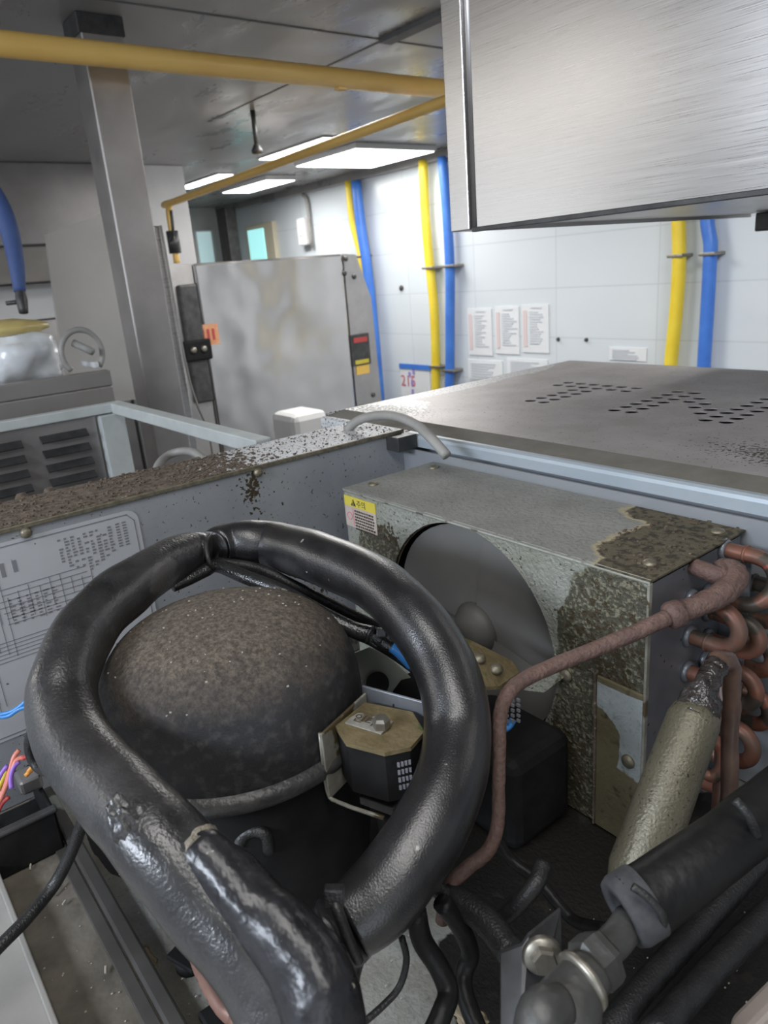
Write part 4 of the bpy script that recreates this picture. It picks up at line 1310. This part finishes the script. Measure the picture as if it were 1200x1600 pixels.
o = MB().tube([P(1105, 1150, .565), P(1128, 1168, .565), P(1130, 1195, .565), P(1115, 1212, .57), P(1098, 1205, .575)], .0052, 12, 5).build('red_tail_bend', M['copper'], t, True)

# copper discharge pipe
t = thing('copper_discharge_pipe', P(800, 1070, .5), 'rusty brown copper pipe running from the coil down in front of the condenser', 'pipe')
el = P(1150, 893, .60)
MB().tube([Vector((X1-.002, c1y, z1_)), Vector((X1+.022, c1y, z1_-.002)), P(1130, 888, .592), P(1150, 900, .575), P(1135, 922, .565), P(1105, 940, .56), P(1062, 957, .555)], [.0068, .0075, .0085, .0098, .0095, .0088, .0082], 16, 6, wob=.0012, wf=160).build('swaged_end', M['copper_rust'], t, True)
MB().tube([P(1068, 955, .556), P(1060, 958, .555), P(1048, 962, .552), P(1042, 965, .551)], [.0075, .0108, .0105, .007], 16, 3).build('joint_bulge', M['copper_rust'], t, True)
MB().tube([P(1046, 963, .551), P(1000, 985, .545), P(940, 1010, .54), P(870, 1038, .53), P(822, 1060, .52), P(795, 1082, .512), P(782, 1115, .505), P(780, 1170, .50), P(779, 1240, .495), P(777, 1292, .49), P(762, 1330, .485), P(728, 1358, .48), P(702, 1388, .48), P(690, 1440, .485)], [.0062, .006, .0058, .0056, .0055, .0053, .005, .0046, .0045, .0045, .0048, .0048, .0048, .0045], 16, 6, wob=.0004, wf=200).build('pipe_run', M['copper_rust'], t, True)

# filter drier
t = thing('filter_drier', P(985, 1390, .53), 'olive grey cylindrical filter drier leaning before the coil with soldered top', 'filter drier')
A_, B_ = P(1090, 1108, .50), P(985, 1392, .475)
ax = (B_-A_).normalized()
MB().lathe([(0, -.004), (.011, -.004), (.0155, .002), (.0172, .008), (.0182, .06), (.0188, (B_-A_).length-.012), (.016, (B_-A_).length-.002), (.006, (B_-A_).length+.008), (0, (B_-A_).length+.008)], A_, ax, 40).build('cylinder', M['drier'], t, True)
MB().tube([A_+ax*.003, P(1100, 1078, .502), P(1108, 1058, .505), P(1122, 1040, .51)], [.0150, .0105, .0075, .0078], 16, 5, wob=.004, wf=130).build('soldered_neck', M['solder'], t, True)
MB().tube([P(1112, 1045, .51), P(1128, 1032, .515), P(1140, 1040, .52), P(1143, 1080, .525), P(1140, 1160, .53), P(1138, 1260, .54)], [.0075, .0078, .007, .006, .006, .006], 14, 5, wob=.0015, wf=150).build('inlet_pipe', mat('oily_copper', (.07, .04, .03), (.13, .075, .055), rough=.35, scale=50), t, True)

# ------------------------------------------------------------------ fan
HC = Vector((FC.x, Y0+.016, FC.z))
t = thing('condenser_fan', (HC.x, HC.y, HC.z), 'grey metal axial fan filling the round opening of the condenser housing', 'fan')
NB = 4
for b_ in range(NB):
    mb = MB()
    grid = []
    for i in range(9):
        rr_ = .020+(FR-.004-.020)*i/8
        row = []
        half = math.radians(53)*(1-.06*(i/8)**3)
        for j in range(13):
            s_ = -1+2*j/12
            an = 2*PI*b_/NB+.5+s_*half*(1.0 if i < 8 else .93)
            dy = -s_*.0018*(.5+rr_/FR)-.006*math.cos(s_*1.4)*(i/8)
            row.append(mb.bm.verts.new(HC+Vector((math.cos(an)*rr_, dy, math.sin(an)*rr_))))
        grid.append(row)
    fs = []
    for a_, c_ in zip(grid, grid[1:]):
        for j in range(12):
            fs.append(mb.bm.faces.new((a_[j], a_[j+1], c_[j+1], c_[j])))
    bmesh.ops.solidify(mb.bm, geom=fs, thickness=.0005)
    mb.build('fan_blade', M['blade'], t, 'auto')
MB().lathe([(0, .020), (.010, .019), (.017, .015), (.023, .008), (.030, -.002), (0, -.004)], HC, (0, -1, 0), 32).build('hub', mat('hub_metal', (.10, .098, .09), (.13, .125, .115), rough=.6, metal=.2), t, True)
MB().lathe([(0, .046), (.005, .046), (.0055, .040), (.0085, .038), (.009, .026), (0, .026)], HC, (0, -1, 0), 20).build('shaft_nut', M['bolt'], t, True)
# motor + bracket
t = thing('fan_motor', (HC.x+.03, .40, BZ), 'black fan motor on a grimy bracket in front of the fan blades', 'motor')
a0 = P(770, 1045, .62)
MB().lathe([(0, 0), (.034, 0), (.038, .006), (.038, .055), (.030, .064), (0, .066)], HC+Vector((.012, -.048, -.052)), (0, -1, 0), 40).build('motor_body', M['black'], t, True)
MB().lathe([(0, -.02), (.006, -.02), (.006, .03), (0, .03)], HC+Vector((.0, -.05, 0)), (0, -1, 0), 14).build('motor_shaft', M['bolt'], t, True)
br = [P(690, 985, .62), P(735, 1000, .635), P(800, 1032, .63), P(812, 1050, .62), P(780, 1072, .60), P(735, 1075, .58), P(690, 1040, .58)]
MB().prism(br, (0, 0, -.003)).build('motor_bracket', M['rustplate'], t)
for px, py in ((748, 1032), (775, 1048)):
    screw(t, P(px, py, .61), (0, 0, 1), .006, .006, 'screw', 'bolt')
mb = MB().box((-.45, .375, BZ), (-.350, .452, -.400), .010)
mb.build('terminal_box', M['black'], t)
k = MB()
for r_ in range(5):
    for c_ in range(3):
        q = P(792+c_*9, 1094+r_*8, .595)
        k.box(q-Vector((.0015, .0008, .0012)), q+Vector((.0015, .0008, .0012)))
k.build('printed_marks', M['ink'], t)
tag(MB().tube([P(785, 1140, .60), P(795, 1135, .60), P(802, 1124, .60)], .003, 8, 4).build('blue_wire', M['bluewire'], None, True), 'short blue wire end by the copper pipe below the fan', 'wire')
MB().box((-.44, .40, -.455), (-.36, .44, -.447), .002).build('cross_strap', M['clear'], bpy.data.objects['fan_motor'])
# rim lip below opening
lp = [P(815, 1078, .66), P(850, 1082, .655), P(882, 1058, .645), P(888, 1040, .645), P(850, 1052, .655)]
MB().prism(lp, (0, .002, 0)).build('opening_lip', GM, bpy.data.objects['condenser_shroud'], world=True)

# mounting ear behind the compressor
ear = [P(555, 1020, .70), P(575, 1012, .70), P(600, 1022, .70), P(640, 1060, .70), P(640, 1120, .70), P(560, 1120, .70), P(548, 1060, .70)]
t = MB().prism(ear, (0, .002, 0)).build('mounting_ear', mat('ear_paint', (.20, .21, .18), (.26, .27, .235), rough=.5, scale=20))
tag(t, 'grey green rounded metal tab with oval hole behind the relay box', 'bracket')
MB().lathe([(0, .0008), (.011, .0008), (.011, -.0001), (0, -.0001)], P(590, 1068, .695), -P(590, 1068, 1).normalized(), 20).build('tab_hole', M['void'], t)

# ------------------------------------------------------------------ relay box
RC = P(583, 1150, .50)
ra = math.radians(18)
e1 = Vector((math.cos(ra)*.9, math.sin(ra), 0)).normalized()
e2 = Vector((-e1.y, e1.x, 0))
t = thing('relay_box', P(583, 1240, .50), 'black relay block with rusty bolted top in a metal bracket beside the compressor', 'relay')
def rel(a_, b_, c_):
    return P(592, 1135, .505)+e1*a_+e2*b_+Vector((0, 0, c_))
top = [(-.027, -.012), (-.024, .020), (.012, .024), (.030, .008), (.030, -.010), (.018, -.022), (-.010, -.024)]
MB().prism([rel(a_, b_, -.003) for a_, b_ in top], (0, 0, -.037)).build('relay_body', M['black'], t)
MB().prism([rel(a_*1.04, b_*1.04, 0) for a_, b_ in top], (0, 0, -.003)).build('rusty_top', M['rustplate'], t)
MB().obox(rel(-.008, 0, .0008), (e1, e2, (0, 0, 1)), (.015, .008, .0006), .0003).build('name_plate', M['clear'], t)
text('plate_text', '인터', .010, M['ink_dark'], t, rel(-.021, -.003, .0016), e1, e2, .0001)
MB().lathe([(0, .008), (.0045, .008), (.0062, .006), (.0062, 0), (0, 0)], rel(.003, -.001, .001), (0, 0, 1), 6).build('bolt', M['bolt'], t)
MB().obox(rel(-.029, 0, -.024), (e1, e2, (0, 0, 1)), (.001, .028, .027), .0008).build('bracket_wall', M['clear'], t)
MB().obox(rel(.002, .029, -.010), (e1, e2, (0, 0, 1)), (.034, .001, .018), .0008).build('bracket_back', M['coilplate'], t)
MB().tube([rel(-.031, -.026, .002), rel(-.031, -.026, -.045), rel(-.020, -.028, -.050), rel(.016, -.027, -.050)], .0015, 8, 3).build('bracket_edge', M['clear'], t, True)
MB().obox(rel(.004, -.010, -.052), (e1, e2, (0, 0, 1)), (.014, .008, .0035), .001).build('lower_foot', M['brassgrey'], t)
MB().tube([rel(.004, -.010, -.05), rel(.006, -.008, -.11), rel(.006, -.008, -.165)], .006, 10, 1).build('stem', M['black'], t, True)
k = MB()
for r_ in range(4):
    for c_ in range(4):
        q = rel(.0245+c_*.0017, -.0165+c_*.0019, -.012-r_*.006)
        k.obox(q, ((.7, .7, 0), (-.7, .7, 0), (0, 0, 1)), (.0009, .0006, .0016))
k.build('printed_marks', M['ink'], t)

# ------------------------------------------------------------------ looped insulated hose
t = thing('looped_foam_hose', P(100, 1100, .5), 'thick black foam insulated hose looped around the compressor', 'insulated hose')
def dw(w_, D=.0445):
    return D*FPX/w_
right = [(334, 856, .665, .0150), (341, 853, .670, .0178), (362, 849, .678, .0195), (390, 848, .68, .0214), (430, 853, .68, .0224), (500, 873, .63, .0224), (587, 912, .585, .0224), (645, 966, .545, .0224), (689, 1030, .52, .0224), (710, 1090, .50, .0224), (715, 1150, .485, .0224), (703, 1220, .46, .0224), (672, 1290, .44, .0226), (637, 1345, .428, .0226), (590, 1405, .418, .0226), (545, 1440, .412, .021)]
MB().tube([P(a_, b_, c_) for a_, b_, c_, r_ in right], [r_ for *_, r_ in right], 40, 8, wob=.0006, wf=35).build('foam_sleeve', M['foam'], t, True)
left = [(326, 864, .655, .0140), (319, 863, .655, .0170), (298, 863, .650, .0182), (255, 884, .62, .0195), (200, 920, .585, .0220), (152, 962, .555, .0224), (119, 1010, .525, .0224), (101, 1060, .50, .0224), (99, 1105, .485, .0226), (114, 1158, .465, .0228), (150, 1207, .445, .0232), (190, 1250, .425, .0236), (232, 1298, .405, .0242), (275, 1348, .395, .0245), (322, 1405, .388, .0245), (372, 1460, .382, .0245), (420, 1520, .376, .0245), (452, 1590, .37, .0245), (462, 1680, .37, .0245)]
lo = MB().tube([P(a_, b_, c_) for a_, b_, c_, r_ in left], [r_ for *_, r_ in left], 40, 8, wob=.0016, wf=32, seed=4).build('foam_sleeve', M['foam_rough'], t, True)
lo['label'] = 'dusty cracked left foam sleeve'
# torn blister on the sleeve
mb = MB()
bmesh.ops.create_icosphere(mb.bm, subdivisions=4, radius=1)
c = P(212, 1298, .386)
dd = (P(260, 1350, .386)-P(190, 1262, .386)).normalized()
vv = c.normalized()
sd = dd.cross(vv).normalized()
for v in mb.bm.verts:
    k_ = 1+.35*noise.noise(v.co*2.5)
    v.co = c+(dd*v.co.x*.020+sd*v.co.y*.0095+vv*v.co.z*.004)*k_
mb.build('torn_patch', M['foam_rough'], t, True)
MB().tube([P(329, 836, .655), P(322, 848, .642), P(325, 872, .636), P(334, 888, .64), P(344, 886, .65)], .0022, 8, 5).build('cable_tie', M['cable'], t, True)
tie = MB().tube([P(520, 1398, .385), P(530, 1430, .38), P(545, 1468, .385), P(560, 1500, .40)], .0030, 8, 5).build('cable_tie', M['cable'], t, True)
MB().obox(P(522, 1400, .384), (RT, UP, FW), (.0052, .0050, .004), .001).build('tie_head', M['cable'], tie)
MB().tube([P(545, 1440, .415), P(520, 1475, .415), P(505, 1530, .41), P(500, 1620, .40)], [.0215, .020, .020, .021], 28, 6, wob=.002, wf=40).build('lower_run', M['tape'], t, True)

t = thing('tape_wrapped_pipe', P(420, 1450, .37), 'shorter tape wrapped black pipe with frayed dusty end lying on the hose', 'insulated pipe')
tw = [(306, 1322, .390, .009), (318, 1334, .387, .0135), (350, 1366, .382, .0155), (395, 1412, .374, .0165), (440, 1458, .366, .0175), (480, 1508, .358, .019), (505, 1560, .352, .020), (518, 1650, .35, .0205)]
MB().tube([P(a_-3, b_, c_) for a_, b_, c_, r_ in tw], [r_ for *_, r_ in tw], 36, 8, wob=.0030, wf=45, seed=8).build('wrapping', M['tape'], t, True)
MB().tube([P(296, 1310, .392), P(306, 1320, .390), P(316, 1330, .387)], [.008, .0125, .0115], 24, 4, wob=.004, wf=120, seed=2).build('frayed_end', mat('frayed_fibre', (.16, .14, .11), (.28, .25, .20), rough=.95, scale=90, bump=.003, bscale=200), t, True)

# sleeved cable crossing the loop
t = thing('sleeved_cable', P(480, 950, .6), 'thin wet black cable spanning the inside of the hose loop', 'cable')
MB().tube([P(270, 918, .62), P(296, 905, .63), P(320, 892, .64), P(340, 884, .645), P(380, 900, .63), P(440, 924, .61), P(500, 958, .60), P(550, 983, .595), P(580, 993, .592), P(600, 1003, .59)], [.0042, .0052, .0058, .006, .0062, .0064, .0066, .0068, .0080, .0078], 18, 7).build('sleeve', M['cable_shiny'], t, True)
MB().tube([P(340, 878, .665), P(400, 888, .66), P(460, 915, .65), P(530, 950, .64), P(600, 985, .63)], .0048, 14, 6).build('upper_strand', M['cable'], t, True)
MB().tube([P(596, 1002, .590), P(615, 1013, .588), P(635, 1024, .586)], [.0078, .0070, .0060], 16, 4).build('end_sleeve', M['cable_shiny'], t, True)
MB().tube([P(612, 1010, .583), P(628, 1022, .583), P(645, 1040, .583)], [.0045, .0052, .005], 12, 4).build('blue_connector', M['bluewire'], t, True)
MB().tube([P(575, 1000, .588), P(610, 1020, .588), P(650, 1048, .588)], .0036, 12, 4).build('lower_strand', M['cable_shiny'], t, True)
tie = MB().tube([P(585, 980, .582), P(576, 990, .578), P(573, 1005, .582)], .0016, 8, 4).build('cable_tie', M['cable'], t, True)
MB().obox(P(596, 988, .58), (RT, UP, FW), (.004, .0035, .004), .001).build('tie_head', M['cable'], tie)

# grey arc cable on lid
tag(MB().tube([P(542, 672, 1.00), P(560, 657, .985), P(590, 649, .96), P(620, 651, .93), P(650, 664, .90), P(675, 686, .87), P(698, 712, .855)], .0062, 12, 6).build('grey_power_cord', M['greycable'], None, True), 'grey cord arching from the partition onto the condenser housing', 'cord')

# ------------------------------------------------------------------ lower right: service pipe, valve, bracket
t = thing('foam_covered_pipe', P(1100, 1330, .42), 'black foam covered pipe with taped joint running to lower right edge', 'insulated pipe')
MB().tube([P(985, 1420, .40), P(1040, 1385, .405), P(1110, 1335, .415), P(1180, 1280, .43), P(1290, 1190, .45)], [.0195, .0185, .0178, .0175, .017], 36, 8, wob=.0008, wf=40, seed=3).build('foam_sleeve', M['foam_dark'], t, True)
fe = (P(1040, 1385, .405)-P(985, 1420, .40)).normalized()
MB().lathe([(.0118, .012), (.0118, -.004), (.0130, -.006), (.0178, -.006), (.0196, -.002), (.0197, .010)], P(985, 1420, .40), fe, 40).build('foam_end', mat('cut_foam', (.035, .035, .038), (.06, .06, .063), rough=.8, scale=90), t, True)
MB().lathe([(0, -.0008), (.0195, -.0008)], P(985, 1420, .40), fe, 30).build('foam_bore', M['void'], t)
MB().tube([P(988, 1385, .380), P(1012, 1402, .378), P(1035, 1430, .38), P(1036, 1455, .39)], .0022, 8, 5).build('cable_tie', M['cable'], t, True)
MB().tube([P(1148, 1250, .405), P(1170, 1275, .402), P(1184, 1310, .41)], .0026, 8, 5).build('cable_tie', M['cable'], t, True)

t = thing('service_valve', P(900, 1560, .38), 'grey metal service valve with hex nut at the bottom right', 'valve')
MB().tube([P(985, 1437, .400), P(965, 1466, .390), P(935, 1495, .38)], .0088, 20, 3).build('pipe_stub', M['brassgrey'], t, True)
na, nb = P(952, 1484, .383), P(905, 1526, .372)
nx = (nb-na).normalized()
MB().lathe([(0, 0), (.009, 0), (.0135, .003), (.0148, .007), (.0148, .015), (.012, .018), (0, .018)], na, nx, 6).build('hex_nut', M['brassgrey'], t)
MB().tube([P(925, 1516, .372), P(905, 1542, .366), P(885, 1585, .36), P(875, 1650, .355)], [.0115, .0135, .018, .022], 30, 5).build('valve_body', M['brassgrey'], t, True)
MB().lathe([(.0120, 0), (.0150, .001), (.0153, .004), (.0120, .005)], P(915, 1528, .368), nx, 32).build('polished_ring', M['bolt'], t, True)
MB().tube([P(875, 1572, .352), P(848, 1585, .345), P(838, 1640, .34)], [.010, .012, .012], 24, 4).build('side_port', M['brassgrey'], t, True)

t = thing('valve_bracket', P(840, 1540, .40), 'dark upright metal bracket with a bolt left of the service valve', 'bracket')
p0, p1, p2, p3 = P(783, 1490, .405), P(816, 1478, .40), P(812, 1660, .37), P(783, 1660, .375)
MB().prism([p0, p1, p2, p3], FW*.003).build('bracket_web', M['steel_dark'], t)
pf = [P(816, 1478, .40), P(826, 1463, .402), P(876, 1422, .425), P(878, 1520, .415), P(850, 1560, .40), P(830, 1640, .38), P(812, 1660, .37)]
MB().prism(pf, FW*.003).build('bracket_plate', M['steel_dark'], t)
b_c = P(847, 1492, .394)
bo = MB().lathe([(0, .003), (.0095, .003), (.011, 0), (0, 0)], b_c, -FW, 24).build('washer', M['bolt'], t, True)
MB().lathe([(0, .009), (.0062, .009), (.0072, .007), (.0072, .002), (0, .002)], b_c, -FW, 6).build('hex_bolt', M['bolt'], t)

# black hoses and rods
def cable(pts, r, lab, m_='cable', cat='hose', name='black_hose', grp=None):
    return tag(MB().tube([P(*p) for p in pts], r, 16, 7).build(name, M[m_], None, True), lab, cat, grp)


cable([(650, 1425, .44), (660, 1470, .445), (685, 1510, .445), (700, 1550, .44), (690, 1585, .43), (665, 1640, .42)], .0065, 'black bent hose curving down below the looped hose', 'foam_dark')
cable([(690, 1410, .46), (720, 1450, .47), (735, 1490, .48), (725, 1520, .48), (728, 1560, .47), (760, 1640, .45)], .0060, 'second black bent hose, right of the first, under the copper pipe', 'foam_dark')
cable([(628, 1465, .45), (635, 1500, .455), (625, 1540, .455), (600, 1570, .45), (560, 1605, .44)], .0022, 'thin black wire curving across the base below the looped hose', 'cable', 'wire', 'black_wire')
cable([(775, 1310, .52), (800, 1345, .52), (840, 1375, .51), (870, 1410, .50), (900, 1440, .49), (950, 1452, .46)], .0040, 'slim black tube running from the copper pipe to the foam covered pipe', 'foam_dark', 'tube', 'black_tube')
cable([(700, 1395, .48), (760, 1440, .46), (800, 1490, .44)], .009, 'dark square-looking arm joining the bracket below the copper pipe', 'cable', 'tube', 'black_tube')
cable([(640, 1360, .47), (700, 1400, .475), (770, 1440, .47), (830, 1390, .46), (850, 1350, .47)], .0055, 'black bent tube in the shadow behind the valve bracket', 'cable', 'tube', 'black_tube')
for i, (pts, r_) in enumerate((([(1300, 1230, .56), (1200, 1330, .53), (1100, 1440, .50), (1000, 1550, .465), (930, 1640, .44)], .0085), ([(1300, 1340, .53), (1200, 1430, .50), (1100, 1530, .47), (1020, 1620, .44)], .0090))):
    cable(pts, r_, ('dark long rod on the base nearest the foam covered pipe', 'dark long rod on the base nearest the bottom right corner')[i], 'cable', 'pipe', 'floor_pipe', 'dark pipes lying on the base')
# pale corner piece bottom right
tag(MB().obox(P(1210, 1600, .40), ((P(1200, 1540, .4)-P(1120, 1620, .4)).normalized(), UP, FW), (.03, .02, .008), .004).build('tan_block', mat('tan_block_paint', (.22, .18, .15), (.28, .23, .20), rough=.6)), 'pale tan block at the bottom right corner', 'block')

# copper pipe bottom left
t = thing('lower_copper_pipe', P(340, 1540, .45), 'reddish copper pipe emerging below the looped hose at the bottom', 'pipe')
MB().tube([P(288, 1440, .44), P(300, 1475, .445), P(322, 1525, .445), P(350, 1572, .44), P(378, 1590, .435), P(420, 1605, .43)], [.0035, .0045, .0055, .0060, .0065, .0065], 16, 6, wob=.0004, wf=200).build('pipe_run', M['copper_smooth'], t, True)
MB().tube([P(366, 1588, .437), P(385, 1592, .434), P(403, 1600, .43)], [.0068, .0080, .0080], 16, 3).build('joint_sleeve', M['copper_smooth'], t, True)
t = thing('pipe_clip_plate', PZ(350, 1570, BZ), 'dark clip plate on the base under the lower copper pipe', 'bracket')
c = PZ(345, 1590, BZ)
MB().box((c.x-.012, c.y-.012, BZ-.002), (c.x+.04, c.y+.010, BZ+.004), .002).build('plate', M['black'], t)
MB().tube([PZ(352, 1545, BZ+.008), PZ(365, 1530, BZ+.012), PZ(372, 1542, BZ+.008)], .003, 8, 4).build('clip_loop', M['steel_dark'], t, True)
screw(t, PZ(368, 1536, BZ+.008), (0, 0, 1), .008, .003, 'screw')
